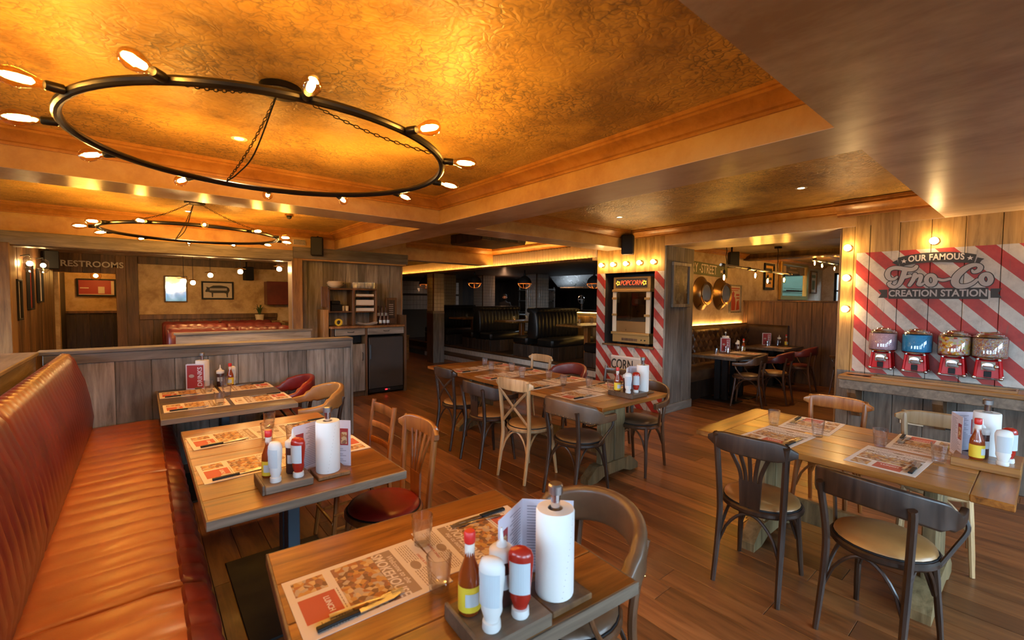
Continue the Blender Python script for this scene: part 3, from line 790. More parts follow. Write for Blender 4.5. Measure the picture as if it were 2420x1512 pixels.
# ================================================================== tables
def top_planks(t, x0, x1, y0, y1, z, th, n, axis, mat, bread=0, ebmat=None):
    if axis == 'x':
        a, b = x0+bread, x1-bread; w = (y1-y0)/n
        for i in range(n): obj('plank', G().box(a, y0+i*w+.0008, z-th, b, y0+(i+1)*w-.0008, z, .003), M[mat], t, smooth=0)
        if bread:
            for p, q in ((x0, a), (b, x1)): obj('end_board', G().box(p+.0006, y0, z-th, q-.0006, y1, z, .004), M[ebmat or mat], t, smooth=0)
    else:
        a, b = y0+bread, y1-bread; w = (x1-x0)/n
        for i in range(n): obj('plank', G().box(x0+i*w+.0008, a, z-th, x0+(i+1)*w-.0008, b, z, .003), M[mat], t, smooth=0)
        if bread:
            for p, q in ((y0, a), (b, y1)): obj('end_board', G().box(x0, p+.0006, z-th, x1, q-.0006, z, .004), M[ebmat or 'top'], t, smooth=0)
def trestle_table(name, label, x0, x1, y0, y1, ends, bread=.16):
    cx, cy = (x0+x1)/2, (y0+y1)/2
    t = T(name, label, 'table', (cx, cy, 0)); hx, hy = (x1-x0)/2, (y1-y0)/2
    top_planks(t, -hx, hx, -hy, hy, .74, .034, 5, 'y', 'topy', bread)
    for e in ends:
        e -= cy
        for s in (-1, 1): obj('post', G().box(s*.095-.075, e-.03, .12, s*.095+.075, e+.03, .70, .005), M['trestle'], t, smooth=0)
        obj('post_batten', G().box(-.02, e-.02, .12, .02, e+.02, .70, .003), M['trestle'], t, smooth=0)
        pl = [(-.36, 0), (-.24, 0), (-.14, .035), (.14, .035), (.24, 0), (.36, 0), (.36, .05), (.24, .14), (-.24, .14), (-.36, .05)]
        obj('foot', G().prism(pl, e-.045, e+.045, 'y'), M['trestle'], t, smooth=0)
        obj('top_bearer', G().box(-.34, e-.03, .66, .34, e+.03, .706, .004), M['trestle'], t, smooth=0)
    obj('stretcher', G().box(-.022, ends[0]-cy, .16, .022, ends[1]-cy, .30, .004), M['trestle'], t, smooth=0)
    return t
trestle_table('trestle_table', 'long honey wooden trestle table set for eight in the middle of the room', 2.80, 3.75, 2.24, 5.08, (4.55, 2.52))
trestle_table('trestle_table', 'wooden trestle table set for four in the right foreground by the candy wall', 2.85, 3.80, .06, 1.49, (1.19, .36), .14)

def pedestal_table(label, cx, cy, rz, hx, hy, mat, edge, cols, n=4, base=(.30, .36), axis='x', colmat='blue'):
    t = T('pedestal_table', label, 'table', (cx, cy, 0), rz)
    top_planks(t, -hx, hx, -hy, hy, .74, .026, n, axis, mat)
    g = G().box(-hx, -hy, .700, hx, -hy+.012, .739, .002).box(-hx, hy-.012, .700, hx, hy, .739, .002).box(-hx, -hy+.012, .700, -hx+.012, hy-.012, .739, .002).box(hx-.012, -hy+.012, .700, hx, hy-.012, .739, .002)
    # the edging sits just outside the boards
    g.v = [(x*1.012, y*1.012, z) for x, y, z in g.v]
    obj('edge_band', g, M[edge], t, smooth=0)
    for px, py in cols:
        for s in (-1, 1): obj('column', G().box(px-.03, py+s*.06-.045, .012, px+.03, py+s*.06+.045, .70, .003), M[colmat], t, smooth=0)
        obj('floor_plate', G().box(px-base[0], py-base[1], 0, px+base[0], py+base[1], .012, .003), M['irond'], t, smooth=0)
        obj('support_plate', G().box(px-.2, py-.2, .70, px+.2, py+.2, .713), M['irond'], t, smooth=0)
    return t
pedestal_table('nearest banquette table with blotched honey planks, at the bottom of the picture', .725, 1.21, R(-4.5), .455, .40, 'top', 'edge', [(0, 0)], 4, (.28, .30))
pedestal_table('second banquette table with glossy orange planks and slate blue columns', .583, 2.77, 0, .412, .735, 'top', 'edge', [(.02, -.10)], 7, (.26, .42))
pedestal_table('third banquette table with dark smoked top against the grey plank partition', .52, 4.55, 0, .44, .62, 'topg', 'edge', [(0, 0)], 6, (.26, .36))
pedestal_table('first alcove table beside the dark buttoned banquette', 7.45, 3.36, 0, .60, .37, 'topg', 'edge', [(-.25, 0), (.3, 0)], 4, (.16, .28), colmat='irond')
pedestal_table('second alcove table next to the alcove partition', 9.35, 3.40, 0, .48, .37, 'topg', 'edge', [(-.2, 0), (.25, 0)], 4, (.14, .28), colmat='irond')

# ================================================================== banquettes
def channel_surface(prof, y0, y1, rib, depth, step=6, lean=None, ax='y'):
    """closed cross-section prof [(x,z,w)] run along y, swelling between the seams; w = how much a point swells"""
    n = max(2, int(round((y1-y0)/rib))); rows = []
    N_ = n*step
    cx = sum(p[0] for p in prof)/len(prof); cz = sum(p[1] for p in prof)/len(prof)
    for i in range(N_+1):
        u = i/N_; y = y0+(y1-y0)*u; k = abs(math.sin(PI*u*n))**.6
        e = min(u, 1-u)*(y1-y0); k2 = min(1, e/.04); k2 = math.sqrt(max(0, 1-(1-k2)**2))
        ring = []
        for x, z, w in prof:
            d = Vector((x-cx, z-cz)); d = d.normalized() if d.length > 0 else d
            q = depth*k*w-.02*(1-k2)*min(1, w+.3)
            ring.append((x+d.x*q, y, z+d.y*q) if ax == 'y' else (y, x+d.x*q, z+d.y*q))
        rows.append(ring)
    return G().rings(rows)
bq = T('banquette', 'long red-brown leather banquette along the left side', 'banquette', (-.3, 3.2, 0))
def loc_(g, t): 
    l = t.location; g.v = [(x-l[0], y-l[1], z-l[2]) for x, y, z in g.v]; return g
seat_prof = [(-.42, .30, 0), (.12, .30, 0), (.155, .32, .3), (.175, .37, .5), (.175, .42, .7), (.15, .465, 1), (.09, .482, 1), (0, .487, 1), (-.15, .484, 1), (-.42, .478, .6)]
for y0, y1 in ((3.60, 5.16), (2.11, 3.60), (.62, 2.11), (-.9, .62)):
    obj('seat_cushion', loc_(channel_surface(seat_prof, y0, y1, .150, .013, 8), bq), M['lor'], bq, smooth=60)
fr_prof = [(.07, .33, 0), (.12, .296, .2), (.16, .316, .4), (.184, .37, .6), (.185, .42, .7), (.160, .474, 1), (.10, .494, 1), (.07, .46, .4)]
for y0, y1 in ((3.603, 5.157), (2.113, 3.597), (.623, 2.107), (-.9, .617)):
    obj('front_border', loc_(channel_surface(fr_prof, y0, y1, .150, .012, 8), bq), M['lred'], bq, smooth=60)
back_prof = [(-.40, .44, .2), (-.355, .48, .5), (-.345, .60, 1), (-.365, .75, 1), (-.395, .90, 1), (-.425, 1.0, 1), (-.445, 1.07, 1), (-.475, 1.115, 1), (-.515, 1.125, .8), (-.55, 1.10, .5), (-.57, 1.04, .2), (-.57, .44, 0)]
for y0, y1 in ((2.75, 5.14), (.35, 2.75), (-.9, .35)):
    obj('back_panel', loc_(channel_surface(back_prof, y0, y1, .092, .013, 6), bq), M['lred'], bq, smooth=60)
obj('plinth', loc_(G().box(-.55, -.9, 0, .09, 5.14, .30), bq), M['darkw'], bq, smooth=0)
obj('back_board', loc_(G().box(-.60, -.9, 0, -.575, 5.14, 1.02), bq), M['warmw'], bq, smooth=0)

# alcove banquette with deep buttons
ab = T('banquette', 'dark chestnut leather banquette with buttoned back along the alcove wall', 'banquette', (8.2, 3.9, 0))
sp2 = [(4.05, .30, 0), (3.62, .30, 0), (3.60, .34, .3), (3.585, .42, .6), (3.60, .47, 1), (3.66, .485, 1), (4.05, .48, .6)]
for x0, x1 in ((6.45, 7.55), (7.55, 8.65), (8.65, 9.9)):
    obj('seat_cushion', loc_(channel_surface(sp2, x0, x1, .36, .008, 6, ax='x'), ab), M['lbrown'], ab, smooth=60)
    g = G(); nx, nz = 44, 16; rows = []
    for j in range(nz+1):
        row = []
        for i in range(nx+1):
            u = i/nx; v = j/nz; x = x0+(x1-x0)*u; z = .47+.66*v
            a = math.cos(PI*(u*6+v*3)); b = math.cos(PI*(u*6-v*3)); d = abs(a*b)**.5 if v < .82 else .8
            y = 4.09-.075*d-.02*(1-v)
            if v > .92: y += (v-.92)*1.1
            if i in (0, nx): y += .05
            row.append((x, y, z))
        rows.append(row)
    g.rings(rows, closed_ring=False, cap=False)
    g.v += [(x0, 4.15, 1.13), (x1, 4.15, 1.13)]; m_ = len(g.v)
    g.f.append(tuple([(nx+1)*nz+i for i in range(nx+1)]+[m_-1, m_-2])); g.mi.append(0)
    obj('buttoned_back', loc_(g, ab), M['lchest'], ab, smooth=60)
    bt = G()
    for j in range(1, 5):
        for i in range(0, 7):
            u = (i+(.5 if j % 2 else 0))/6
            if 0.02 < u < .98: bt.sph((x0+(x1-x0)*u, 4.065-.02*(1-(j/6)), .47+.66*j/6), .011, 8, 5)
    o = obj('buttons', loc_(bt, ab), M['brass'], ab); o['kind'] = 'stuff'
obj('plinth', loc_(G().box(6.45, 3.64, 0, 9.9, 4.15, .30), ab), M['darkw'], ab, smooth=0)
obj('shelf_rail', loc_(G().box(6.40, 4.12, 1.10, 9.92, 4.17, 1.15, .003), ab), M['warmw'], ab, smooth=0)
obj('corner_back', loc_(G().sweep([(9.88, 4.1, .82), (9.86, 3.6, .82), (9.86, 3.3, .82)], rrect(.12, .62), scale=None), ab), M['lchest'], ab, smooth=60)
o = obj('led_strip', loc_(G().box(6.45, 4.175, 1.135, 9.85, 4.185, 1.145), ab), M['led'], ab, smooth=0)

# red booths seen over the partition
for i, (y, lab) in enumerate(((7.9, 'nearest red-topped booth bench behind the grey partition, plank back'), (9.0, 'middle red leather booth bench in the restroom side room'), (10.1, 'farthest red leather booth bench below the plaster wall'))):
    t = T('booth_bench', lab, 'bench', (1.0, y, 0), group=None)
    x0, x1 = -.75, (.95, .95, 1.0)[i]
    pr = [(-.04, .6, .2), (-.09, .75, 1), (-.10, .95, 1), (-.085, 1.08, 1), (-.04, 1.145, 1), (.04, 1.145, 1), (.085, 1.08, 1), (.10, .95, 1), (.09, .75, 1), (.04, .6, .2)]
    for a, b in ((x0, (x0+x1)/2), ((x0+x1)/2, x1)):
        obj('back_pad', channel_surface(pr, a, b, .14, .012, 5, ax='x'), M['lred'], t, smooth=60)
    obj('seat', G().box(x0, -.55, .30, x1, -.08, .47, .03).box(x0, .08, .30, x1, .55, .47, .03), M['lred'], t, smooth=40)
    obj('base', G().box(x0+.02, -.50, 0, x1, .50, .30).box(x0+.02, -.05, .3, x1, .05, .7), M['darkw'], t, smooth=0)
    if i == 0:
        pl = obj('plank_back', G().box(-.68, -.66, 0, .98, -.60, 1.10), M['greyh'], t, smooth=0)
        obj('cap_board', G().box(-.70, -.68, 1.10, 1.0, -.58, 1.13, .004), M['greyh'], t, smooth=0)
# counter behind them, glowing shelves at the right
t = T('side_counter', 'low shelf counter with warm glow right of the red booths', 'counter', (2.70, 9.2, 0))
obj('body', G().box(-.35, -1.4, 0, .5, 1.3, 1.08), M['warmw'], t, smooth=0); obj('worktop', G().box(-.4, -1.45, 1.08, .55, 1.35, 1.11, .004), M['topy'], t, smooth=0)
tag(obj('wall_cupboard', G().box(2.05, 10.7, 1.45, 3.25, 11.02, 1.95, .004), M['lred'], smooth=0), 'dark red wall cupboard right of the pig picture', 'cupboard')
t = T('post', 'square wooden post standing between the red booths and the opening', 'post', (2.11, 8.3, 0)); obj('shaft', G().box(-.09, -.09, 0, .09, .09, 2.36, .006), M['warmw'], t, smooth=0)
obj('base_block', G().box(-.11, -.11, 0, .11, .11, .14, .005), M['warmw'], t, smooth=0)

# ================================================================== table settings
TZ = .7405
def make_mat(label, loc, rz, group):
    """portrait sheet: its top is +x"""
    g = G().box(-.21, -.1485, 0, .21, .1485, .0012); o = obj('placemat', g, M['sheet'], None, loc, rz, smooth=0)
    tag(o, label, 'placemat', group)
    obj('food_picture', G().box(-.075, -.128, .0012, .055, .128, .0015), M['food'], o, smooth=0)
    obj('title_band', G().box(.052, -.128, .0012, .118, .128, .0016), M['inkbr'], o, smooth=0)
    text('lettering', 'SMOKEHOUSE', .046, M['sheet'], 'up+x', (.068, 0, .0017), o, sx=.86, off=.0008, shear=.15, ext=.0002)
    text('lettering', 'Welcome to the', .026, M['sheet'], 'up+x', (.102, .01, .0017), o, shear=.3, ext=.0002)
    obj('offer_panel', G().box(-.19, -.085, .0012, -.09, .03, .0015), M['inkred'], o, smooth=0)
    obj('photo_strip', G().box(-.19, .05, .0012, -.10, .125, .0015), M['food'], o, smooth=0)
    g = G()
    rw = random.Random(3)
    def para(x0, n, y0, y1, st=.0075):
        for i in range(n):
            y = y0
            while y < y1-.004:
                w = rw.uniform(.006, .016); g.box(x0-st*i, y, .0012, x0-st*i-.0028, min(y+w, y1), .0014); y += w+.0035
    para(-.095, 9, -.128, -.092); para(.178, 6, .02, .125); para(.178, 6, -.125, -.03); para(-.082, 1, -.09, .03)
    obj('small_print', g, M['inkbr'], o, smooth=0)
    g = G().prism([(.155+.016*math.cos(k*PI/8), -.005+.026*math.sin(k*PI/8)) for k in range(16)], .0012, .0015); obj('stamp', g, M['inkbr'], o, smooth=0)
    text('lettering', 'LUNCH', .022, M['sheet'], 'up+x', (-.12, -.028, .0017), o, ext=.0002, off=.0004)
    text('lettering', 'DRINKS & SHAKES', .012, M['inkred'], 'up+x', (.185, 0, .0015), o, ext=.0002)
    return o
def make_knife(label, loc, rz, group):
    t = T('knife', label, 'knife', loc, rz, group)
    obj('handle', G().sweep([(-.115, 0, .005), (-.06, 0, .006), (-.005, 0, .005)], rrect(.019, .009)), M['black'], t)
    obj('blade', G().prism([(-.005, -.008), (.09, -.009), (.115, -.002), (.118, .006), (-.005, .008)], .0035, .0055), M['steel'], t, smooth=0)
    return t
def make_fork(label, loc, rz, group):
    t = T('fork', label, 'fork', loc, rz, group)
    obj('handle', G().sweep([(-.105, 0, .003), (-.08, 0, .005), (0, 0, .008), (.035, 0, .004)], [(-.007, 0), (0, .002), (.007, 0), (0, -.002)], scale=[1.2, 1, .45, .6]), M['steel'], t)
    g = G().prism([(.03, -.004), (.05, -.012), (.065, -.012), (.065, .012), (.05, .012), (.03, .004)], .003, .005)
    for k in range(4): g.box(.064, -.0115+k*.0067, .003, .10, -.0085+k*.0067, .005)
    obj('tines', g, M['steel'], t, smooth=0)
    return t
def make_glass(label, loc, group):
    """facetted tumbler"""
    n = 24; prof = [(.026, 0), (.029, .004), (.0315, .03), (.036, .075), (.0375, .098), (.0375, .104), (.0345, .104), (.0335, .09), (.030, .05), (.0265, .014), (.001, .011)]
    g = G(); rr = []
    for r, z in prof:
        fa = 0 if (z > .085 or r < .02) else .0016
        rr.append([((r-(fa if i % 2 else 0))*math.cos(2*PI*i/n), (r-(fa if i % 2 else 0))*math.sin(2*PI*i/n), z) for i in range(n)])
    g.rings(rr)
    o = obj('tumbler', g, M['glass'], None, loc, smooth=25); return tag(o, label, 'glass', group)
proto = {}
def put(kind, label, loc, rz=0, group=None):
    if kind not in proto:
        p = {'mat': lambda: make_mat(label, loc, rz, group), 'knife': lambda: make_knife(label, loc, rz, group), 'fork': lambda: make_fork(label, loc, rz, group), 'glass': lambda: make_glass(label, loc, group)}[kind]()
        proto[kind] = p; return p
    return dup(proto[kind], loc, rz, label, group)
def place(x, y, d, ph, cut=True, tw=0, dy=0):
    """d=+1: diner at the low-x side looking along +x"""
    rz = (0 if d > 0 else PI)+tw
    put('mat', 'paper placemat headed SMOKEHOUSE, '+ph, (x, y, TZ), rz, 'printed paper placemats')
    if cut:
        c, s = math.cos(rz), math.sin(rz)
        def w(a, b): return (x+a*c-b*s, y+a*s+b*c, TZ+.0018)
        put('knife', 'dark-handled steak knife, '+ph, w(-.06, -.118), rz+R(2), 'steak knives on the placemats')
        put('fork', 'steel fork, '+ph, w(-.03, -.095), rz+R(-5), 'forks on the placemats')
g_ = 'ribbed glass tumblers'
def tumbler(x, y, lab, z=TZ): put('glass', lab, (x, y, z+.0016), random.random()*3, g_)
# nearest table
place(.505, 1.285, 1, 'left side of the nearest table', tw=R(-2))
place(.93, 1.29, -1, 'behind the menus on the nearest table', tw=R(-6))
tumbler(.735, 1.372, 'empty tumbler at the back of the nearest table'); tumbler(.655, 1.12, 'empty tumbler on the mat corner of the nearest table, next to the hot sauce')
# second table
place(.40, 3.19, 1, 'back left of the second banquette table', tw=R(4)); place(.40, 2.60, 1, 'front left of the second banquette table', tw=R(3))
place(.80, 3.15, -1, 'back right of the second banquette table'); place(.785, 2.62, -1, 'behind the menu on the second banquette table', cut=False)
tumbler(.625, 3.26, 'rear tumbler of the second banquette table'); tumbler(.56, 2.99, 'middle tumbler of the second banquette table'); tumbler(.665, 2.84, 'tumbler behind the brown sauce on the second banquette table')
# third table
place(.30, 4.90, 1, 'back left of the smoked third table'); place(.31, 4.30, 1, 'front left of the smoked third table')
place(.745, 4.90, -1, 'back right of the smoked third table'); place(.76, 4.28, -1, 'front right of the smoked third table')
tumbler(.442, 4.86, 'leftmost tumbler of the third table, before the drinks menu'); tumbler(.452, 4.2, 'front tumbler of the third table at the edge of a mat')
tumbler(.545, 4.55, 'middle tumbler of the third table'); tumbler(.58, 5.02, 'rear tumbler of the third table, by the sauces')
# long table: rows counted from the condiment end
ordn = ['first', 'second', 'third', 'fourth']
for k, (yn, yf) in enumerate(((2.72, 2.80), (3.27, 3.30), (3.93, 3.92), (4.50, 4.52))):
    place(3.04, yn, 1, 'near side of long middle table, %s from condiments' % ordn[k], tw=R(random.uniform(-3, 3)))
    place(3.50, yf, -1, 'far side of long middle table, %s from condiments' % ordn[k], tw=R(random.uniform(-3, 3)))
for k, (x, y) in enumerate(((3.36, 2.60), (3.37, 2.87), (3.257, 3.11), (3.374, 3.44), (3.23, 3.72), (3.38, 4.08), (3.24, 4.30), (3.38, 4.63))):
    tumbler(x, y, '%s tumbler from the condiment board along the long middle table' % ['first', 'second', 'third', 'fourth', 'fifth', 'sixth', 'seventh', 'eighth'][k])
# right table
place(3.12, 1.08, 1, 'front left of the right-hand table', tw=R(-4)); place(3.13, .53, 1, 'front right of the right-hand table', tw=R(-3))
place(3.58, 1.03, -1, 'back left of the right-hand table', tw=R(2)); place(3.60, .45, -1, 'back right of the right-hand table')
for (x, y), l in zip(((3.373, 1.2), (3.304, .918), (3.383, .62), (3.28, .35)), ('leftmost', 'second from left', 'third from left', 'rightmost')): tumbler(x, y, '%s tumbler on the right-hand table' % l)
# alcove tables
for i, (x, y) in enumerate(((7.05, 3.38), (7.36, 3.34), (7.52, 3.45), (7.80, 3.30))): tumbler(x, y, '%s tumbler on the first alcove table' % ('leftmost', 'second', 'third', 'rightmost')[i])
for i, (x, y) in enumerate(((9.15, 3.42), (9.35, 3.46), (9.50, 3.36))): tumbler(x, y, '%s tumbler on the second alcove table' % ('left', 'middle', 'right')[i])
place(7.13, 3.24, 1, 'left of the first alcove table', cut=False, tw=R(90)); place(7.72, 3.22, 1, 'right of the first alcove table', cut=False, tw=R(90)); place(9.2, 3.25, 1, 'on the second alcove table', cut=False, tw=R(90))

# ------------------------------------------------------------------ condiments
def hot_sauce(loc, lab):
    t = T('hot_sauce_bottle', lab, 'bottle', loc, 0, 'hot sauce bottles')
    obj('bottle', G().lathe([(.027, 0), (.030, .006), (.030, .085), (.028, .105), (.014, .145), (.0125, .18), (.0125, .19)], 18), M['sauce'], t, smooth=50)
    obj('cap', G().lathe([(.0145, .186), (.0155, .190), (.0155, .212), (.013, .216)], 14), M['red'], t)
    obj('neck_band', G().lathe([(.0136, .150), (.0132, .184)], 14), M['sheet'], t)
    obj('label', G().lathe([(.0306, .012), (.0306, .078)], 18, cap=False), M['yellow'], t)
    g = G()
    for a in range(-4, 4): g.add([(.0312*math.cos(R(a*9+o_)-1.9), .0312*math.sin(R(a*9+o_)-1.9), z) for o_ in (0, 9) for z in (.028, .062)], [(0, 2, 3, 1)])
    obj('label_panel', g, M['paleb'], t); return t
def squeeze(loc, lab, body, rz=0, lbl='paleb'):
    """upside-down squeeze bottle standing on its cap"""
    t = T('squeeze_bottle', lab, 'bottle', loc, rz, 'upside-down squeeze bottles')
    obj('cap', G().lathe([(.022, 0), (.024, .004), (.023, .022), (.018, .024)], 18), M['white'], t)
    rr = []
    for sx, sy, z in ((.018, .017, .022), (.022, .019, .034), (.028, .022, .05), (.027, .021, .072), (.030, .023, .10), (.034, .024, .14), (.034, .023, .160), (.028, .018, .176), (.014, .009, .182)):
        rr.append([(sx*math.cos(2*PI*i/18), sy*math.sin(2*PI*i/18), z) for i in range(18)])
    obj('body', G().rings(rr), M[body], t, smooth=60)
    g = G(); 
    for a in range(-5, 5):
        g.add([(.0318*1.06*math.cos(R(a*11+o_)-PI/2), .0245*1.02*math.sin(R(a*11+o_)-PI/2), z) for o_ in (0, 11) for z in (.068, .15)], [(0, 2, 3, 1)])
    obj('label', g, M[lbl], t, smooth=60)
    return t
def brown_sauce(loc, lab):
    t = T('sauce_dispenser', lab, 'bottle', loc, 0, 'clear sauce dispensers')
    obj('body', G().lathe([(.028, 0), (.031, .005), (.031, .12), (.029, .128)], 18), M['bbq'], t, smooth=50)
    obj('lid', G().lathe([(.033, .124), (.034, .128), (.034, .148), (.026, .155), (.016, .158), (.014, .166), (.006, .172), (.003, .206)], 18), M['white'], t, smooth=50)
    g = G()
    for a in range(-4, 4): g.add([(.0316*math.cos(R(a*11+o_)-1.9), .0316*math.sin(R(a*11+o_)-1.9), z) for o_ in (0, 11) for z in (.05, .09)], [(0, 2, 3, 1)])
    obj('label', g, M['paleb'], t); return t
def menu(loc, lab, rz, ang=100, w=.16, h=.235, drinks=False):
    t = T('menu', lab, 'menu', loc, rz, 'folded menus')
    for s in (-1, 1):
        a = R(90+s*ang/2); dx, dy = math.cos(a), math.sin(a)*-1
        P = Matrix(((dx, dy, 0, 0), (dy, -dx, 0, 0), (0, 0, 1, 0), (0, 0, 0, 1)))
        # each leaf: x along its width
        g = G().box(0, -.0008, 0, w, .0008, h); o = obj('leaf', g, M['menuw'], t, smooth=0); o.matrix_local = Matrix.Rotation(math.atan2(dy, dx), 4, 'Z')
        fs = -1 if s > 0 else -1
        for side in (-1, 1):
            y0, y1 = (.0009*side, .0012*side)
            if drinks: g = G().box(.010, y0, .010, w-.010, y1, h-.010); obj('cover', g, M['menured'], o, smooth=0)
            else:
                g = G()
                for k in range(22): g.box(.015, y0, .022+k*.009, w*(.55 if k > 8 else .85)*(1-.12*((k*7) % 3)), y1, .0255+k*.009)
                obj('print', g, M['inkgrey'], o, smooth=0)
                obj('photo_panel', G().box(w*.64, y0, h*.45, w*.92, y1, h*.82), M['menured'], o, smooth=0)
                obj('dish_photo', G().box(w*.68, y1, h*.48, w*.88, y1+.0003*side, h*.74), M['food'], o, smooth=0)
    return t
def drinks_menu(loc, lab, rz):
    t = T('drinks_menu', lab, 'menu', loc, rz, 'red drinks menus')
    for s in (0, 1):
        o = obj('leaf', G().box(-.075, -.001+s*.03, 0, .075, .001+s*.03, .235), M['menuw'], t, smooth=0)
    obj('cover', G().box(-.066, -.0016, .010, .066, -.001, .225), M['menured'], t, smooth=0)
    text('lettering', 'DRINKS', .052, M['menuw'], '-y', (.038, -.0020, .117), t, rot=R(90), ext=.0003, off=.0012, sx=1.0)
    g = G(); g.prism([(.022*math.cos(i*PI/8)-.03, .016*math.sin(i*PI/8)+.125) for i in range(16)], -.0020, -.0016, 'y')
    obj('emblem', g, M['logo'], t, smooth=0)
    return t
M['menuw'] = plain('menu_card', (.64, .62, .72), .45); M['inkgrey'] = plain('grey_ink', (.32, .31, .40), .6)
def roll_set(loc, lab, rz=0, h=.245):
    t = T('kitchen_roll_holder', 'steel-topped kitchen roll holder '+lab, 'holder', loc, rz, 'kitchen roll holders')
    obj('base', G().box(-.065, -.07, 0, .085, .07, .018, .003), M['brownw'], t, smooth=0)
    obj('rod', G().lathe([(.0135, .018), (.0135, h+.065)], 14), M['chrome'], t)
    obj('knob', G().lathe([(.0135, h+.06), (.021, h+.062), (.0215, h+.085), (.018, h+.09)], 14), M['steel'], t)
    r = T('kitchen_roll', 'white kitchen roll '+lab, 'paper roll', (loc[0], loc[1], loc[2]+.0185), rz, 'white kitchen rolls')
    obj('paper', G().lathe([(.022, 0), (.054, 0), (.0555, .004), (.0555, h-.006), (.053, h), (.022, h)], 28, cap=False), M['paper'], r, smooth=40)
    obj('core', G().lathe([(.0215, .001), (.0225, h-.001)], 16, cap=False), M['sheet'], r)
    g = G()
    for i in range(14):
        a = -1.9+i*.05; z = .012+(h-.03)*i/13
        g.add([(.0559*math.cos(a+o_), .0559*math.sin(a+o_), z+q) for o_ in (0, .05) for q in (0, .0018)], [(0, 2, 3, 1)])
    obj('paper_edge', g, M['logo'], r, smooth=0)
def board(loc, lab, rz=0, hx=.10, hy=.085, mat='edge'):
    t = T('condiment_board', lab, 'board', loc, rz, 'wooden condiment boards')
    obj('board', G().box(-hx, -hy, 0, hx, hy, .036, .004), M[mat], t, smooth=0)
    obj('side_batten', G().box(-hx-.012, -hy, 0, -hx-.0005, hy, .045, .003), M[mat], t, smooth=0)
# nearest table
z1 = TZ+.0365
board((.715, .905, TZ), 'wooden condiment board on the nearest table', R(-4), .105, .095)
hot_sauce((.648, .95, z1), 'amber hot sauce bottle with red cap on the nearest table')
squeeze((.655, .862, z1), 'white mayonnaise squeeze bottle upside down on the nearest table', 'white', R(-60))
squeeze((.742, .853, z1), 'red ketchup squeeze bottle upside down on the nearest table', 'ketch', R(-50))
brown_sauce((.735, .925, z1), 'brown sauce dispenser with white nozzle on the nearest table')
roll_set((.90, .885, TZ), 'on the nearest table', R(-4))
menu((.905, 1.035, TZ), 'folded white menu standing behind the roll on the nearest table', R(-10), 112)
# second table
board((.49, 2.235, TZ), 'wooden condiment board on the second banquette table', 0, .10, .095, 'edge')
hot_sauce((.43, 2.27, z1), 'hot sauce bottle with red cap on the second banquette table')
squeeze((.44, 2.185, z1), 'white mayonnaise squeeze bottle on the second banquette table', 'white', R(-60))
squeeze((.535, 2.185, z1), 'red ketchup squeeze bottle on the second banquette table', 'ketch', R(-50))
brown_sauce((.53, 2.258, z1), 'brown sauce dispenser on the second banquette table')
roll_set((.68, 2.225, TZ), 'on the second banquette table')
menu((.69, 2.375, TZ), 'folded white menu on the second banquette table', R(-10), 112)
# third table
drinks_menu((.36, 5.06, TZ), 'red DRINKS menu standing on the third table by the grey partition', R(-22))
roll_set((.42, 5.11, TZ), 'behind the drinks menu on the third table')
hot_sauce((.64, 5.09, TZ+.001), 'hot sauce bottle with yellow label on the third table')
brown_sauce((.56, 5.10, TZ+.001), 'brown sauce dispenser beside the drinks menu on the third table')
squeeze((.665, 5.13, TZ+.001), 'white squeeze bottle behind the hot sauce on the third table', 'white', R(-30))
# long table
board((3.38, 2.42, TZ), 'dark condiment board at the near end of the long middle table', 0, .11, .13, 'topg')
hot_sauce((3.315, 2.49, z1), 'hot sauce bottle on the long middle table')
squeeze((3.31, 2.37, z1), 'white mayonnaise squeeze bottle on the long middle table', 'white', R(-60))
squeeze((3.40, 2.35, z1), 'red ketchup squeeze bottle on the long middle table', 'ketch', R(-50))
brown_sauce((3.37, 2.43, z1), 'sauce dispenser with white lid on the long middle table')
roll_set((3.575, 2.40, TZ), 'at the end of the long middle table')
menu((3.57, 2.54, TZ), 'folded white menu at the end of the long middle table', R(-10), 112)
# right table
board((3.41, .185, TZ), 'oak condiment board at the right end of the right-hand table', 0, .10, .125, 'topy')
hot_sauce((3.39, .22, z1), 'amber hot sauce bottle with yellow label on the right-hand table')
squeeze((3.36, .125, z1), 'white mayonnaise squeeze bottle on the right-hand table', 'white', R(-80))
squeeze((3.44, .11, z1), 'red ketchup squeeze bottle behind the mayonnaise, right-hand table', 'ketch', R(-50))
brown_sauce((3.46, .21, z1), 'brown sauce dispenser on the right-hand table')
roll_set((3.59, .20, TZ), 'on the right-hand table', h=.24)
menu((3.59, .34, TZ), 'folded white menu at the right end of the right-hand table', R(-12), 112)
# alcove
drinks_menu((7.66, 3.52, TZ), 'red DRINKS menu on the first alcove table', R(-45)); roll_set((7.74, 3.56, TZ), 'behind the menu on the first alcove table')
brown_sauce((7.88, 3.42, TZ), 'brown sauce dispenser on the first alcove table'); hot_sauce((7.98, 3.36, TZ), 'hot sauce bottle on the first alcove table')
squeeze((8.0, 3.46, TZ), 'white squeeze bottle on the first alcove table', 'white')
drinks_menu((9.55, 3.58, TZ), 'red DRINKS menu on the second alcove table', R(-60))
brown_sauce((9.68, 3.40, TZ), 'brown sauce dispenser on the second alcove table'); hot_sauce((9.76, 3.30, TZ), 'hot sauce bottle on the second alcove table')

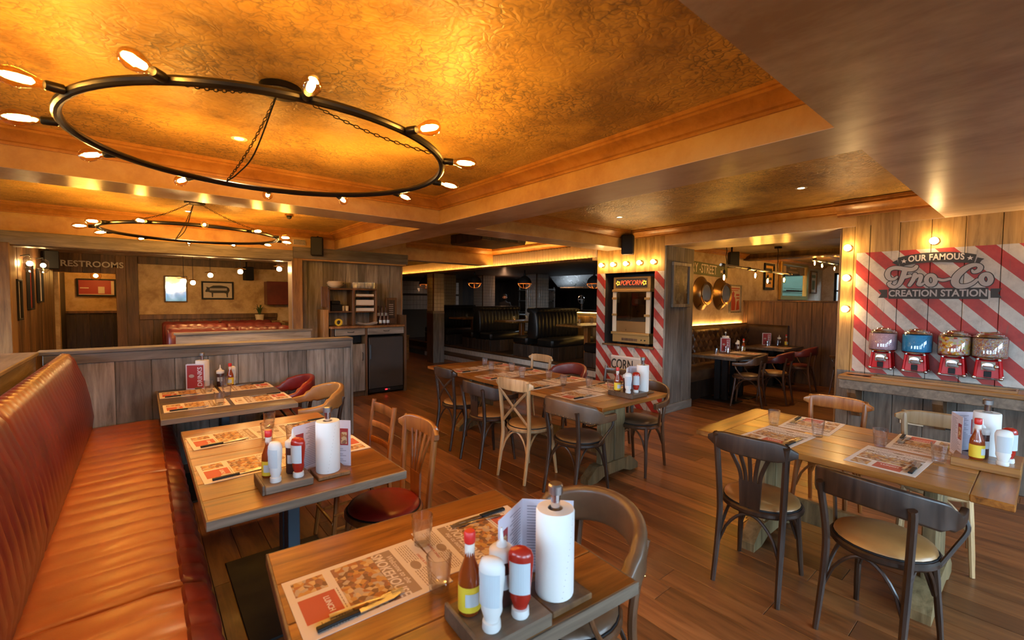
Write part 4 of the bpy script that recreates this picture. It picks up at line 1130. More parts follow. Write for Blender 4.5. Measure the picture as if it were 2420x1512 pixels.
# ================================================================== ring chandeliers
def bulb(parent, p, d, long=True, name='bulb'):
    """squirrel-cage bulb: socket at p pointing along d"""
    d = Vector(d).normalized(); q = d.to_track_quat('Z', 'Y').to_matrix().to_4x4(); Mx = Matrix.Translation(p) @ q
    obj('socket', G().lathe([(.013, 0), (.0165, .004), (.0165, .045), (.0135, .05)], 12).xf(Mx), M['iron'], parent)
    s = 1 if long else .85
    b = obj(name, G().lathe([(.012, .048), (.0135, .06), (.020*s, .075), (.029*s, .105), (.031*s, .125), (.024*s, .15), (.010, .163), (.001, .166)], 14, cap=False).xf(Mx), M['amber'], parent, smooth=60)
    obj('filament', G().lathe([(.002, .072), (.0105, .08), (.0125, .11), (.010, .138), (.002, .144)], 8).xf(Mx), M['fil'], b, smooth=60)
    return b
def chandelier(label, c, z, r, canopy_z, a0, n=12, droop=0):
    t = T('ring_chandelier', label, 'chandelier', (c[0], c[1], z))
    obj('ring', G().tube([(r*math.cos(2*PI*i/72), r*math.sin(2*PI*i/72), 0) for i in range(72)], .0165, 10, loop=True), M['iron'], t)
    for k in range(n):
        a = a0+2*PI*k/n
        arm = (math.cos(a), math.sin(a), -.06)
        bulb(t, (math.cos(a)*(r+.012), math.sin(a)*(r+.012), 0), arm)
    cz = canopy_z-z
    obj('canopy', G().lathe([(.09, cz-.03), (.095, cz-.025), (.095, cz), (.05, cz)], 20), M['iron'], t)
    for k in range(3):
        a = R((100, -40, -131)[k]); A = Vector((.06*math.cos(a), .06*math.sin(a), cz-.03)); B = Vector((r*math.cos(a), r*math.sin(a), .014))
        Lc = (B-A).length; nl = int(Lc/.026); d = (B-A).normalized(); g = G(); s1 = d.cross(Vector((0, 0, 1))).normalized(); s2 = d.cross(s1)
        for i in range(nl):
            cc = A+(B-A)*((i+.5)/nl)+Vector((0, 0, -.03*math.sin(PI*(i+.5)/nl))); u = s1 if i % 2 else s2
            g.tube([cc+d*.016*math.cos(2*PI*j/8)+u*.0065*math.sin(2*PI*j/8) for j in range(8)], .0022, 4, loop=True)
        obj('chain', g, M['iron'], t)
        if k == 0:
            P = curve([A, A+(B-A)*.4+Vector((0, 0, -.10)), B+Vector((0, 0, -.0))+(A-B)*.25+Vector((0, 0, -.06)), B], 6)
            obj('cable', G().tube(P, .004, 5), M['irond'], t)
    return t
chandelier('large black ring chandelier with twelve glowing bulbs, nearest the camera', (.54, 2.43), 2.285, .775, 2.62, R(23))
chandelier('second black ring chandelier, farther away before the restroom opening', (.45, 5.87), 2.27, .775, 2.62, R(0))

# bulbs on round rosettes along the boards
def rosette(p, lab):
    t = T('wall_bulb', lab, 'light', p)
    obj('rosette', G().lathe([(.036, 0), (.034, .012), (.02, .018), (.018, .03)], 16).xf(Matrix.Rotation(R(-90), 4, 'Y')), M['brass'], t)
    b = obj('bulb', G().sph((-.058, 0, 0), .032, 14, 9), M['filw'], t, smooth=60)
for i, y in enumerate((3.60, 3.83, 4.065, 4.30, 4.525)):
    rosette((5.605, y, 2.15), '%s of five globe bulbs in a row above the popcorn machine' % ('rightmost', 'fourth from left', 'middle', 'second from left', 'leftmost')[i])
for i, z in enumerate((2.155, 1.85, 1.532)):
    rosette((5.60, 1.345, z), '%s of three globe bulbs down the left edge of the striped wall' % ('top', 'middle', 'bottom')[i])
rosette((5.60, .700, 2.165), 'single globe bulb above the OUR FAMOUS banner')
rosette((5.60, -.02, 2.17), 'globe bulb above the striped wall at the right edge')

# recessed downlights
for i, (x, y, z) in enumerate(((.5, 3.37, 2.62), (4.57, 1.47, 2.62), (4.52, 3.41, 2.62), (7.9, 2.6, 2.60), (.44, 6.6, 2.62))):
    t = T('downlight', ('small downlight in the ceiling inside the big ring', 'downlight in the right-hand coffer near the bronze soffit', 'downlight in the right-hand coffer above the long table', 'downlight in the alcove ceiling', 'downlight in the far left coffer')[i], 'light', (x, y, z))
    obj('bezel', G().lathe([(.028, -.002), (.045, -.004), (.047, 0)], 20, cap=False), M['white'], t)
    obj('lens', G().lathe([(.001, -.002), (.027, -.002), (.027, 0)], 16), M['down'], t)
    lamp('downlight_beam', 'SPOT', (x, y, z-.03), 45, (1, .60, .28), (0, 0, 0), spot_size=R(95), spot_blend=.6, shadow_soft_size=.03)
# smoke sensor and vent
t = T('smoke_sensor', 'small dark dome sensor on the ceiling left of the speaker', 'sensor', (1.40, 5.98, 2.62))
obj('base', G().lathe([(.05, 0), (.05, -.02), (.03, -.025)], 16), M['brass'], t); obj('dome', G().sph((0, 0, -.03), .03, 12, 8), M['black'], t)
t = T('air_vent', 'small pale grille on the beam left of the speaker', 'vent', (1.84, 7.288, 2.44)); obj('frame', G().box(-.09, -.012, -.04, .09, 0, .04, .003), M['cream'], t, smooth=0)
for i in range(4): obj('slat', G().box(-.08, -.018, -.03+i*.018, .08, -.013, -.022+i*.018), M['irond'], t, smooth=0)
def speaker(p, rz, lab, hang=.2):
    t = T('loudspeaker', lab, 'speaker', p, rz)
    obj('cabinet', G().box(-.085, -.08, -.14, .085, .07, .14, .012), M['black'], t, smooth=0)
    obj('grille', G().box(-.075, -.086, -.13, .075, -.0805, .13, .004), M['irond'], t, smooth=0)
    obj('bracket', G().box(-.012, .068, -.01, .012, .12, .03).box(-.03, .115, -.05, .03, .125, .06).box(-.012, .09, .03, .012, .11, hang), M['irond'], t, smooth=0)
speaker((2.06, 7.15, 2.38), R(-20), 'black loudspeaker on the beam above the waiter station')
speaker((5.47, 3.97, 2.41), R(-60), 'black loudspeaker hanging from the beam above the popcorn bulbs')
speaker((8.25, 3.7, 2.35), R(-50), 'black loudspeaker under the alcove ceiling behind the pipe light', .26)
speaker((-1.08, 9.75, 2.15), R(20), 'black loudspeaker left of the RESTROOMS lettering')
speaker((1.72, 10.8, 2.10), R(10), 'small black loudspeaker right of the pig picture', .25)
t = T('camera_dome', 'tiny black camera dome where the cornice meets the bronze soffit', 'camera', (5.30, .72, 2.60)); obj('mount', G().lathe([(.03, .02), (.03, -.01), (.02, -.02)], 12), M['black'], t); obj('dome', G().sph((0, 0, -.025), .022, 10, 7), M['irond'], t)
# boxed air unit
t = T('ceiling_air_unit', 'square wood-clad air unit hanging under the back coffer ceiling', 'air unit', (4.25, 5.75, 2.62))
obj('drop_panel', G().box(-.42, -.42, -.155, .42, .42, -.135, .004), M['brownw'], t, smooth=0)
for a in range(4):
    for k in range(5):
        g = G().box(-.42+k*.168, -.43, -.135, -.42+(k+1)*.168-.004, -.415, 0, .002).xf(Matrix.Rotation(a*PI/2, 4, 'Z')); obj('cladding_board', g, M['darkw'], t, smooth=0)

# ================================================================== waiter station
t = T('waiter_station', 'weathered wooden waiter station cabinet with drawers and fridge bay', 'cabinet', (2.85, 7.13, 0)); ox, oy = 2.85, 7.13
def wx(g): g.v = [(x-ox, y-oy, z) for x, y, z in g.v]; return g
obj('carcass', wx(G().box(2.26, 7.15, .05, 2.30, 7.54, 1.12).box(2.79, 7.13, .0, 2.825, 7.54, 1.12).box(3.475, 7.12, 0, 3.515, 7.54, 1.32).box(2.26, 7.50, 0, 3.5, 7.54, 1.12).box(2.30, 7.18, 0, 2.79, 7.5, .09)), M['brownw'], t, smooth=0)
obj('worktop', wx(G().box(2.24, 7.10, 1.12, 3.475, 7.545, 1.155, .003)), M['topy'], t, smooth=0)
for x0, x1 in ((2.31, 2.785), (2.83, 3.47)):
    d = obj('drawer', wx(G().box(x0, 7.125, 1.005, x1, 7.16, 1.115, .004)), M['greyh'], t, smooth=0)
    m_ = (x0+x1)/2; obj('handle', wx(G().tube(curve([(m_-.05, 7.122, 1.065), (m_-.03, 7.105, 1.058), (m_+.03, 7.105, 1.058), (m_+.05, 7.122, 1.065)], 3), .005, 6)), M['irond'], d)
d = obj('door', wx(G().box(2.31, 7.13, .09, 2.785, 7.155, .86, .004)), M['grey'], t, smooth=0)
obj('handle', wx(G().tube([(2.74, 7.122, .72), (2.74, 7.105, .71), (2.74, 7.105, .60), (2.74, 7.122, .59)], .006, 6)), M['irond'], d)
obj('cubby', wx(G().box(2.31, 7.3, .87, 2.785, 7.32, 1.0)), M['irond'], t, smooth=0)
obj('side_boards', wx(G().box(2.16, 7.2, .0, 2.235, 7.54, 1.42, .004)), M['warmw'], t, smooth=0)
f = T('undercounter_fridge', 'matt black undercounter fridge in the waiter station', 'fridge', (3.15, 7.13, 0)); ox, oy = 3.15, 7.13
obj('body', wx(G().box(2.84, 7.17, .03, 3.465, 7.49, .965, .004)), M['black'], f, smooth=0)
obj('door', wx(G().box(2.85, 7.13, .10, 3.455, 7.165, .955, .006)), M['blackp'], f, smooth=0)
obj('handle', wx(G().box(2.862, 7.115, .60, 2.885, 7.129, .84, .004)), M['blue'], f, smooth=0)
obj('kick_panel', wx(G().box(2.85, 7.14, .035, 3.455, 7.17, .095)), M['irond'], f, smooth=0)
obj('display', wx(G().box(3.13, 7.136, .055, 3.17, 7.1395, .075)), M['ledred'], f, smooth=0)
text('marking', '4 c', .03, M['sheet'], '-y', (.05, .008, .066), f)
# shelf rack on the worktop
t = T('shelf_rack', 'open wooden rack with cubbyholes standing on the waiter station', 'shelf', (2.65, 7.38, 1.155)); ox, oy = 2.65, 7.38
g = lambda: G()
def wz(g): g.v = [(x-ox, y-oy, z-1.155) for x, y, z in g.v]; return g
for nm, b_ in (('top_board', (2.24, 7.24, 1.735, 3.04, 7.52, 1.76)), ('side_panel', (2.24, 7.24, 1.37, 2.27, 7.52, 1.735)), ('side_panel', (3.01, 7.24, 1.157, 3.04, 7.52, 1.735)), ('divider', (2.63, 7.24, 1.157, 2.67, 7.52, 1.735)),
               ('shelf', (2.27, 7.25, 1.37, 2.63, 7.52, 1.395)), ('shelf', (2.67, 7.25, 1.37, 3.01, 7.52, 1.39)), ('shelf', (2.67, 7.25, 1.475, 3.01, 7.52, 1.49)), ('shelf', (2.67, 7.25, 1.62, 3.01, 7.52, 1.635)), ('back_panel', (2.24, 7.525, 1.157, 3.04, 7.535, 1.735))):
    obj(nm, wz(G().box(*b_, b=.003)), M['brownw'] if nm != 'back_panel' else M['grey'], t, smooth=0)
for i, (z, h) in enumerate(((1.391, .05), (1.491, .085), (1.636, .035))):
    p = T('paper_stack', '%s stack of white paper in the right side of the rack' % ('bottom', 'thick middle', 'thin top')[i], 'paper', (2.84, 7.38, z))
    obj('ream', G().box(-.15, -.125, 0, .15, .12, h*.5), M['paper'], p, smooth=0); obj('ream', G().box(-.148, -.12, h*.5+.0005, .152, .12, h), M['paper'], p, smooth=0)
p = T('folded_papers', 'loose fanned papers lying under the paper shelves', 'paper', (2.86, 7.22, 1.156))
for i in range(4): obj('sheet', G().sweep(curve([(-.17, -.02+i*.01, .03+i*.01), (-.05, -.02, .008+i*.008), (.06, -.02, .012+i*.009), (.15, -.02+i*.006, .035+i*.006)], 4), [(-.05, 0), (.05, 0), (.05, .002), (-.05, .002)]), M['sheet'], p, smooth=40)
p = T('tape_roll', 'yellow roll lying upright at left on the waiter station top', 'roll', (2.40, 7.25, 1.215)); obj('ring', G().lathe([(.034, -.02), (.058, -.02), (.058, .02), (.034, .02), (.034, -.02)], 22, cap=False).xf(Matrix.Rotation(R(90), 4, 'X')), M['yellow'], p)
tag(obj('black_caddy', G().box(2.30, 7.28, 1.396, 2.47, 7.45, 1.50, .006).box(2.31, 7.3, 1.50, 2.45, 7.44, 1.56, .01), M['black'], smooth=0), 'black plastic box in the left cubbyhole', 'box')
for i, (x, z) in enumerate(((2.50, 1.396), (2.565, 1.396))): tag(obj('small_pot', G().lathe([(.024, 0), (.028, .075), (.024, .08), (.001, .08)], 12, c=(x, 7.33, z)), M['cream']), '%s cream pot beside the black box' % ('left', 'right')[i], 'pot')
for i in range(5):
    tag(obj('bowl', G().lathe([(.05, 0), (.115, .045), (.125, .06), (.118, .06), (.05, .008), (.001, .008)], 22, c=(2.40+.012*math.sin(i*2), 7.38, 1.7605+i*.013)), M['cream'], smooth=50), 'cream bowl in the stack of five on the rack, %s' % ('bottom one', 'second up', 'middle one', 'fourth up', 'top one')[i], 'bowl', 'stacked bowls')
k = 0
for j in range(3):
    for i in range(6):
        tumbler(2.69+i*.062, 7.30+j*.08, 'upturned glass on top of the rack, %s row, %s' % (('front', 'middle', 'rear')[j], ('leftmost', 'second', 'third', 'fourth', 'fifth', 'rightmost')[i]), z=1.759)
for j in range(2):
    for i in range(3):
        b_ = T('beer_bottle', 'brown bottle beside the rack, %s row, %s' % (('front', 'raised back')[j], ('left', 'middle', 'right')[i]), 'bottle', (3.10+i*.065, 7.24+j*.09, 1.156+j*.12), 0, 'bottles beside the rack')
        obj('bottle', G().lathe([(.026, 0), (.028, .005), (.028, .10), (.012, .15), (.012, .19), (.014, .192), (.014, .20)], 12), M['bbq'], b_, smooth=50)
        obj('label', G().lathe([(.0288, .03), (.0288, .08)], 12, cap=False), M['paleb'], b_)
tag(obj('bottle_step', G().box(3.07, 7.29, 1.156, 3.28, 7.38, 1.2755, .003), M['darkw'], smooth=0), 'small dark step raising the rear bottles', 'stand')
t = T('price_board', 'small framed board leaning at the right end of the waiter station', 'board', (3.37, 7.42, 1.156)); obj('frame', G().box(-.10, -.02, 0, .10, .01, .46, .004), M['brownw'], t, smooth=0); obj('panel', G().box(-.08, -.024, .10, .06, -.0205, .42), M['darkw'], t, smooth=0)
g = G()
for i in range(6): g.box(-.05, -.026, .16+i*.035, .03, -.0245, .172+i*.035)
obj('print', g, M['logo'], t, smooth=0)
t = T('price_board', 'dark notice on the wood beside the left of the rack', 'board', (2.19, 7.19, 1.44)); obj('panel', G().box(-.07, -.012, .02, .03, 0, .34, .004), M['brownw'], t, smooth=0)
t = T('sauce_bin', 'blue-grey panel bin between the partition end and cabinet', 'bin', (2.20, 6.6, 0)); obj('body', G().box(-.13, -.1, .03, .13, .1, .72, .01), M['blue'], t, smooth=0); obj('lid', G().box(-.14, -.11, .721, .14, .11, .75, .008), M['irond'], t, smooth=0)
for i in range(4): obj('castor', G().sph(((-.1, .1)[i % 2], (-.07, .07)[i//2], .0151), .015, 8, 6), M['irond'], t)

# ================================================================== striped wall: logo, shelf, sweet dispensers
lg = T('wall_logo', 'painted black and grey emblem on the striped wall reading Fro-Co creation station', 'painted sign', (5.594, .70, 1.85))
XW = 5.5955
def wl(g): g.v = [(x-5.594, y-.70, z-1.85) for x, y, z in g.v]; return g
def flat(polys, x, name, mat):
    g = G()
    for p in polys: g.prism(p, x, x+.0009, 'x')
    return obj(name, wl(g), M[mat], lg, smooth=0)
arcT = [(.956, 2.031), (.91, 2.044), (.863, 2.054), (.79, 2.063), (.709, 2.066), (.63, 2.064), (.562, 2.056), (.49, 2.043), (.429, 2.025)]
arcB = [(.443, 1.949), (.52, 1.960), (.594, 1.967), (.66, 1.973), (.724, 1.975), (.78, 1.972), (.836, 1.966), (.89, 1.956), (.936, 1.942)]
flat([arcT+arcB], XW, 'upper_ribbon', 'blackp')
flat([[(.998, 1.988), (.960, 2.012), (.945, 1.951), (.975, 1.970)], [(.424, 2.0), (.382, 1.986), (.398, 1.972), (.410, 1.945), (.436, 1.955)]], XW, 'ribbon_tail', 'blackp')
flat([[(1.014, 1.737), (.348, 1.737), (.346, 1.638), (1.012, 1.638)]], XW, 'lower_ribbon', 'blackp')
flat([[(1.093, 1.727), (1.023, 1.727), (1.021, 1.647), (1.092, 1.647), (1.068, 1.688)], [(.336, 1.728), (.270, 1.729), (.29, 1.689), (.268, 1.649), (.333, 1.649)]], XW, 'ribbon_tail', 'blackp')
text('lettering', 'OUR FAMOUS', .078, M['sheet'], '-x', (XW-.0012-5.594, -.008, .168), lg, off=.0022, bend=.20, ext=.0004, sx=.74, space=1.05)
text('lettering', 'CREATION STATION', .085, M['logo'], '-x', (XW-.0012-5.594, -.018, -.162), lg, off=.0022, ext=.0004, sx=.83)
def star(cy, cz, r): return [(cy+r*(1 if i % 2 == 0 else .42)*math.sin(i*PI/5), cz+r*(1 if i % 2 == 0 else .42)*math.cos(i*PI/5)) for i in range(10)]
flat([star(.910, 1.995, .022)], XW-.0014, 'star', 'sheet'); flat([star(.468, 1.997, .022)], XW-.0014, 'star', 'sheet')
STR = [([(.955,1.849),(.977,1.828),(1.011,1.835),(1.027,1.873),(1.018,1.914),(.985,1.934),(.94,1.932),(.894,1.919),(.854,1.914),(.829,1.924),(.819,1.941)], [.008,.013,.018,.021,.018,.017,.018,.019,.018,.017,.014]),
 ([(.898,1.916),(.907,1.869),(.921,1.816),(.938,1.774),(.966,1.752),(.998,1.761),(1.013,1.786),(.999,1.799)], [.02,.02,.018,.016,.014,.016,.015,.009]),
 ([(.912,1.84),(.888,1.846),(.86,1.856)], [.014,.014,.013]),
 ([(.826,1.868),(.838,1.814),(.861,1.767)], [.016,.016,.013]),
 ([(.829,1.824),(.804,1.854),(.783,1.849),(.791,1.802),(.798,1.776),(.782,1.768),(.763,1.783)], [.008,.014,.015,.015,.014,.012,.009]),
 ([(.684,1.809),(.689,1.783),(.703,1.767),(.722,1.767),(.738,1.784),(.745,1.811),(.74,1.838),(.725,1.854),(.706,1.853),(.691,1.836),(.684,1.809)], .0165),
 ([(.669,1.819),(.632,1.807),(.589,1.819)], [.010,.012,.010]),
 ([(.451,1.891),(.44,1.873),(.412,1.886),(.403,1.915),(.425,1.935),(.466,1.928),(.513,1.888),(.548,1.835),(.555,1.786),(.533,1.753),(.487,1.752),(.446,1.773),(.417,1.807)], [.007,.013,.017,.017,.014,.018,.024,.026,.025,.022,.018,.014,.010]),
 ([(.337,1.808),(.342,1.783),(.355,1.768),(.372,1.769),(.387,1.785),(.394,1.81),(.389,1.835),(.376,1.849),(.358,1.849),(.344,1.833),(.337,1.808)], .0175)]
cnt = [0]
def stroke(g, pts, w, x, extra):
    P = curve([(p[0], p[1], 0) for p in pts], 5)
    ws = [w]*len(pts) if not isinstance(w, list) else w; n = len(P); Lf = []; Rt = []
    for i, p in enumerate(P):
        t_ = (P[min(i+1, n-1)]-P[max(i-1, 0)]).normalized(); nn = Vector((-t_.y, t_.x, 0))
        u = i/5; k = min(int(u), len(ws)-2); ww = ws[k]+(ws[k+1]-ws[k])*(u-k)+extra
        Lf.append(p+nn*ww); Rt.append(p-nn*ww)
        if i in (0, n-1):
            cnt[0] += 1; g.prism([(p.x+ww*math.cos(j*PI/8), p.y+ww*math.sin(j*PI/8)) for j in range(16)], x-cnt[0]*2e-6, x+.0006, 'x')
    for i in range(n-1):
        cnt[0] += 1
        g.prism([(Lf[i].x, Lf[i].y), (Lf[i+1].x, Lf[i+1].y), (Rt[i+1].x, Rt[i+1].y), (Rt[i].x, Rt[i].y)], x-cnt[0]*2e-6, x+.0006, 'x')
g1, g2 = G(), G()
for pts, w in STR: stroke(g1, pts, w, XW-.0012, .0065)
cnt[0] = 0
for pts, w in STR: stroke(g2, pts, w, XW-.0034, 0)
obj('script_outline', wl(g1), M['blackp'], lg, smooth=0); obj('script_lettering', wl(g2), M['logo'], lg, smooth=0)

sh = T('wall_shelf', 'long heavy plank shelf on brackets under the sweet dispensers', 'shelf', (5.45, .0, 0))
obj('top_board', G().box(-.17, -1.4, .845, .145, 1.32, .885, .006), M['topy'], sh, smooth=0)
obj('front_rail', G().box(-.165, -1.4, .755, -.125, 1.31, .844, .005), M['edge'], sh, smooth=0)
obj('end_board', G().box(-.124, 1.27, .755, .145, 1.31, .844, .005), M['edge'], sh, smooth=0)
obj('lipped_tray', G().box(-.14, .15, .886, -.13, 1.05, .905).box(.02, .15, .886, .03, 1.05, .905).box(-.14, 1.05, .886, .03, 1.06, .905).box(-.14, .14, .886, .03, .15, .905), M['topy'], sh, smooth=0)
obj('tray_lining', G().box(-.129, .151, .886, .019, 1.049, .889), M['steel'], sh, smooth=0)
for i in range(3): obj('cup_hole', G().lathe([(.032, .8852), (.036, .8865), (.036, .8852)], 16, c=(-.05, 1.12+i*.06, 0)), M['irond'], sh)
for y in (1.22, .60, -.1, -.8):
    g = G().prism([(.145, .45), (.145, .75), (-.10, .75), (-.10, .71), (.11, .45)], y-.035, y+.035, 'y'); obj('bracket', g, M['brownw'], sh, smooth=0)
t = T('socket_plate', 'pale double blank plate on the boards under the shelf', 'wall plate', (5.594, .80, .49)); obj('plate', G().box(-.008, -.085, -.045, -.0005, .085, .045, .003), M['cream'], t, smooth=0)
for s in (-1, 1): obj('screw', G().sph((-.009, s*.07, 0), .005, 8, 5), M['brass'], t)
t = T('power_socket', 'dark metal power socket under the shelf behind the menu', 'socket', (5.594, .51, .50)); obj('plate', G().box(-.010, -.065, -.045, -.0005, .065, .045, .003), M['irond'], t, smooth=0)
for s in (-1, 1): obj('socket_face', G().box(-.014, s*.032-.022, -.025, -.0105, s*.032+.022, .03, .002), M['brownw'], t, smooth=0)

def dispenser(y, z, fill, lab):
    t = T('sweet_dispenser', lab, 'candy machine', (5.50, y, z)); 
    obj('base_plate', G().box(-.085, -.082, 0, .085, .082, .014, .004), M['chrome'], t, smooth=0)
    g = G(); g.rings([[(-.08, -.074, .016), (.08, -.074, .016), (.08, .074, .016), (-.08, .074, .016)], [(-.064, -.062, .155), (.064, -.062, .155), (.064, .062, .155), (-.064, .062, .155)]])
    obj('body', g, M['redp'], t, smooth=0)
    for sx in (-1, 1):
        for sy in (-1, 1):
            obj('corner_post', G().tube([(sx*.082, sy*.077, .0), (sx*.066, sy*.063, .165)], .010, 10), M['redp'], t)
            obj('ball_foot', G().sph((sx*.083, sy*.078, .012), .015, 12, 8), M['chrome'], t); obj('ball_cap', G().sph((sx*.066, sy*.063, .163), .012, 12, 8), M['chrome'], t)
    obj('chute', G().box(-.088, -.022, .02, -.070, .022, .07, .003), M['irond'], t, smooth=0)
    p = obj('coin_plate', G().box(-.084, -.042, .078, -.066, .042, .150, .004), M['coin'], t, smooth=0)
    obj('coin_ring', G().lathe([(.030, 0), (.036, .002), (.036, .008), (.030, .010)], 20).xf(Matrix.Translation((-.084, 0, .11)) @ Matrix.Rotation(R(-90), 4, 'Y')), M['steel'], p)
    obj('coin_handle', G().box(-.112, -.028, .104, -.096, .028, .116, .004), M['chrome'], p, smooth=0); obj('coin_knob', G().sph((-.10, -.048, .112), .017, 12, 8), M['chrome'], p)
    obj('collar', G().lathe([(.070, .158), (.088, .166), (.106, .180), (.108, .186), (.09, .188)], 28), M['chrome'], t)
    gl = obj('globe', G().lathe([(.104, .188), (.109, .192), (.109, .348), (.104, .356), (.09, .358)], 32, cap=False), M['dome'], t, smooth=50)
    obj('sweets', G().lathe([(.101, .189), (.1035, .195), (.1035, .334), (.098, .342), (.001, .346)], 32), M[fill], gl, smooth=50)
    obj('lid', G().lathe([(.104, .352), (.100, .362), (.088, .366), (.086, .374), (.060, .384), (.056, .392), (.03, .397), (.001, .398)], 28), M['chrome'], t, smooth=30)
    obj('wall_bracket', G().box(.08, -.03, .03, .095, .03, .12), M['irond'], t, smooth=0)
for y, f_, l in ((1.02, 'pinkc', 'leftmost red sweet dispenser, filled with fine pink sprinkles'), (.775, 'bluec', 'red sweet dispenser filled with bright blue sprinkles'), (.53, 'mixc', 'red sweet dispenser filled with jelly sweets, third from left'), (.315, 'seedc', 'rightmost red sweet dispenser with multicoloured strands')):
    dispenser(y, .965, f_, l)

# ================================================================== popcorn machine in its recess
t = T('popcorn_machine', 'brass and glass popcorn machine in the recess of the striped pillar', 'popcorn machine', (5.85, 4.04, .93)); Q = M['brassd']
obj('base', G().box(-.19, -.33, .03, .2, .33, .16, .01), M['brassd'], t, smooth=0); obj('apron', G().box(-.215, -.34, .15, .2, .34, .19, .006), M['brassd'], t, smooth=0)
obj('vent', G().box(-.194, -.13, .06, -.1905, .15, .10), M['brownw'], t, smooth=0)
for y in (-.2, -.26): obj('switch', G().sph((-.192, y, .085), .010, 8, 6), M['black'], t)
for sy in (-1, 1): obj('corner_post', G().box(-.19, sy*.30-.035, .19, -.15, sy*.30+.035, .80, .006), M['cream'], t, smooth=0)
obj('side_glass', G().box(-.15, -.33, .19, .19, -.325, .80), M['screen'], t, smooth=0); obj('side_glass', G().box(-.15, .325, .19, .19, .33, .80), M['screen'], t, smooth=0)
for sy in (-1, 1):
    d = obj('glass_door', G().box(-.182, sy*.132-.128, .36, -.176, sy*.132+.128, .79), M['screen'], t, smooth=0)
    for z in (.45, .70): obj('hinge', G().box(-.205, sy*.29-.045, z-.018, -.19, sy*.29+.045, z+.018, .003), M['brassd'], t, smooth=0)
obj('pan', G().box(-.17, -.27, .19, .19, .27, .36, .004), M['bronze'], t, smooth=0); obj('kettle', G().lathe([(.09, .0), (.11, .02), (.11, .1), (.08, .13), (.02, .14)], 20, c=(.02, 0, .60)), M['steel'], t)
obj('back_panel', G().box(.19, -.33, .16, .2, .33, .96), M['bronze'], t, smooth=0)
obj('canopy', G().box(-.20, -.34, .80, .2, .34, .84, .005).box(-.18, -.33, .84, .2, .33, 1.03, .006), M['brassd'], t, smooth=0)
s_ = obj('sign_panel', G().box(-.186, -.28, .865, -.1805, .28, 1.005), M['blackp'], t, smooth=0)
text('neon_lettering', 'POPCORN', .105, M['neonr'], '-x', (-.189, 0, .935), s_, shear=.25, off=-.003, ext=.002, sx=.78)
def flower(y):
    g = G(); P = [(-.19, y+(.026+.010*math.cos(5*a))*math.cos(a), .935+(.026+.010*math.cos(5*a))*math.sin(a)) for a in [i*2*PI/40 for i in range(40)]]
    g.tube(P, .0035, 6, loop=True); return obj('neon_flower', g, M['neony'], s_)
flower(.235); flower(-.235)
obj('foot', G().box(-.12, -.28, 0, .16, -.22, .03).box(-.12, .22, 0, .16, .28, .03), M['black'], t, smooth=0)
t = T('corn_sign', 'pale board lettered CORN on the striped pillar below the popcorn machine', 'sign', (5.60, 4.06, .63)); obj('board', G().box(-.022, -.27, -.12, -.001, .26, .10, .003), M['postw'], t, smooth=0)
text('lettering', 'CORN', .21, M['blackp'], '-x', (-.0235, .055, -.005), t, sx=.66, off=.003)
obj('nail_rail', G().box(-.026, -.27, .10, -.001, .26, .13, .003), M['sheet'], t, smooth=0)

# ================================================================== pictures and signs
def framed(name, lab, wall, p, w, h, fw, fmat, imat, th=.035, cat='picture'):
    """picture centred at p; returns the inner panel, whose local axes are x right, y up, z out"""
    t = T(name, lab, cat, p); A = axes(wall, (0, 0, 0))
    def lb(nm, b_, mt, bv=.004): return obj(nm, G().box(*b_, b=bv).xf(A), M[mt], t, smooth=0)
    lb('frame_rail', (-w/2, h/2-fw, .001, w/2, h/2, th), fmat); lb('frame_rail', (-w/2, -h/2, .001, w/2, -h/2+fw, th), fmat)
    lb('frame_stile', (-w/2, -h/2+fw, .001, -w/2+fw, h/2-fw, th), fmat); lb('frame_stile', (w/2-fw, -h/2+fw, .001, w/2, h/2-fw, th), fmat)
    i_ = lb('image', (-w/2+fw, -h/2+fw, .002, w/2-fw, h/2-fw, .010), imat, 0)
    return t, A
def onp(t, A, nm, g, mt): return obj(nm, g.xf(A), M[mt], t, smooth=0)
t, A = framed('framed_photo', 'framed grey photograph of a dark tower on the plank side of the pillar', '-y', (5.99, 3.427, 1.83), .48, .64, .045, 'grey', 'photo')
onp(t, A, 'tower', G().prism([(-.06, -.11), (.08, -.11), (.08, -.01), (.05, 0), (.03, .16), (.0, .19), (-.02, .16), (-.05, 0), (-.06, -.01)], .0105, .012), 'blackp')
onp(t, A, 'bridge_line', G().box(-.18, -.02, .0105, .02, -.012, .012).box(-.18, .01, .0105, .0, .016, .012), 'blackp')
onp(t, A, 'buildings', G().box(.08, -.27, .0105, .18, -.12, .012).box(-.1, -.27, .0105, -.06, -.22, .012), 'darkw')
t = T('street_sign', 'green wooden street sign lettered STREET with an arrow on the alcove wall', 'sign', (8.1, 4.195, 2.205)); obj('board', G().box(-1.0, -.03, -.115, .96, 0, .115, .004).xf(Matrix.Rotation(R(1.5), 4, 'Y')), M['green'], t, smooth=0)
text('lettering', 'RY -STREET', .24, M['sheet'], '-y', (.02, -.033, -.005), t, rot=R(-1.5), off=.002, sx=.78)
obj('arrow', G().prism([(.66, -.06), (.66, -.045), (.74, -.045), (.74, -.07), (.84, -.02), (.74, .03), (.74, .0), (.66, .0)], -.034, -.031, 'y'), M['sheet'], t, smooth=0)
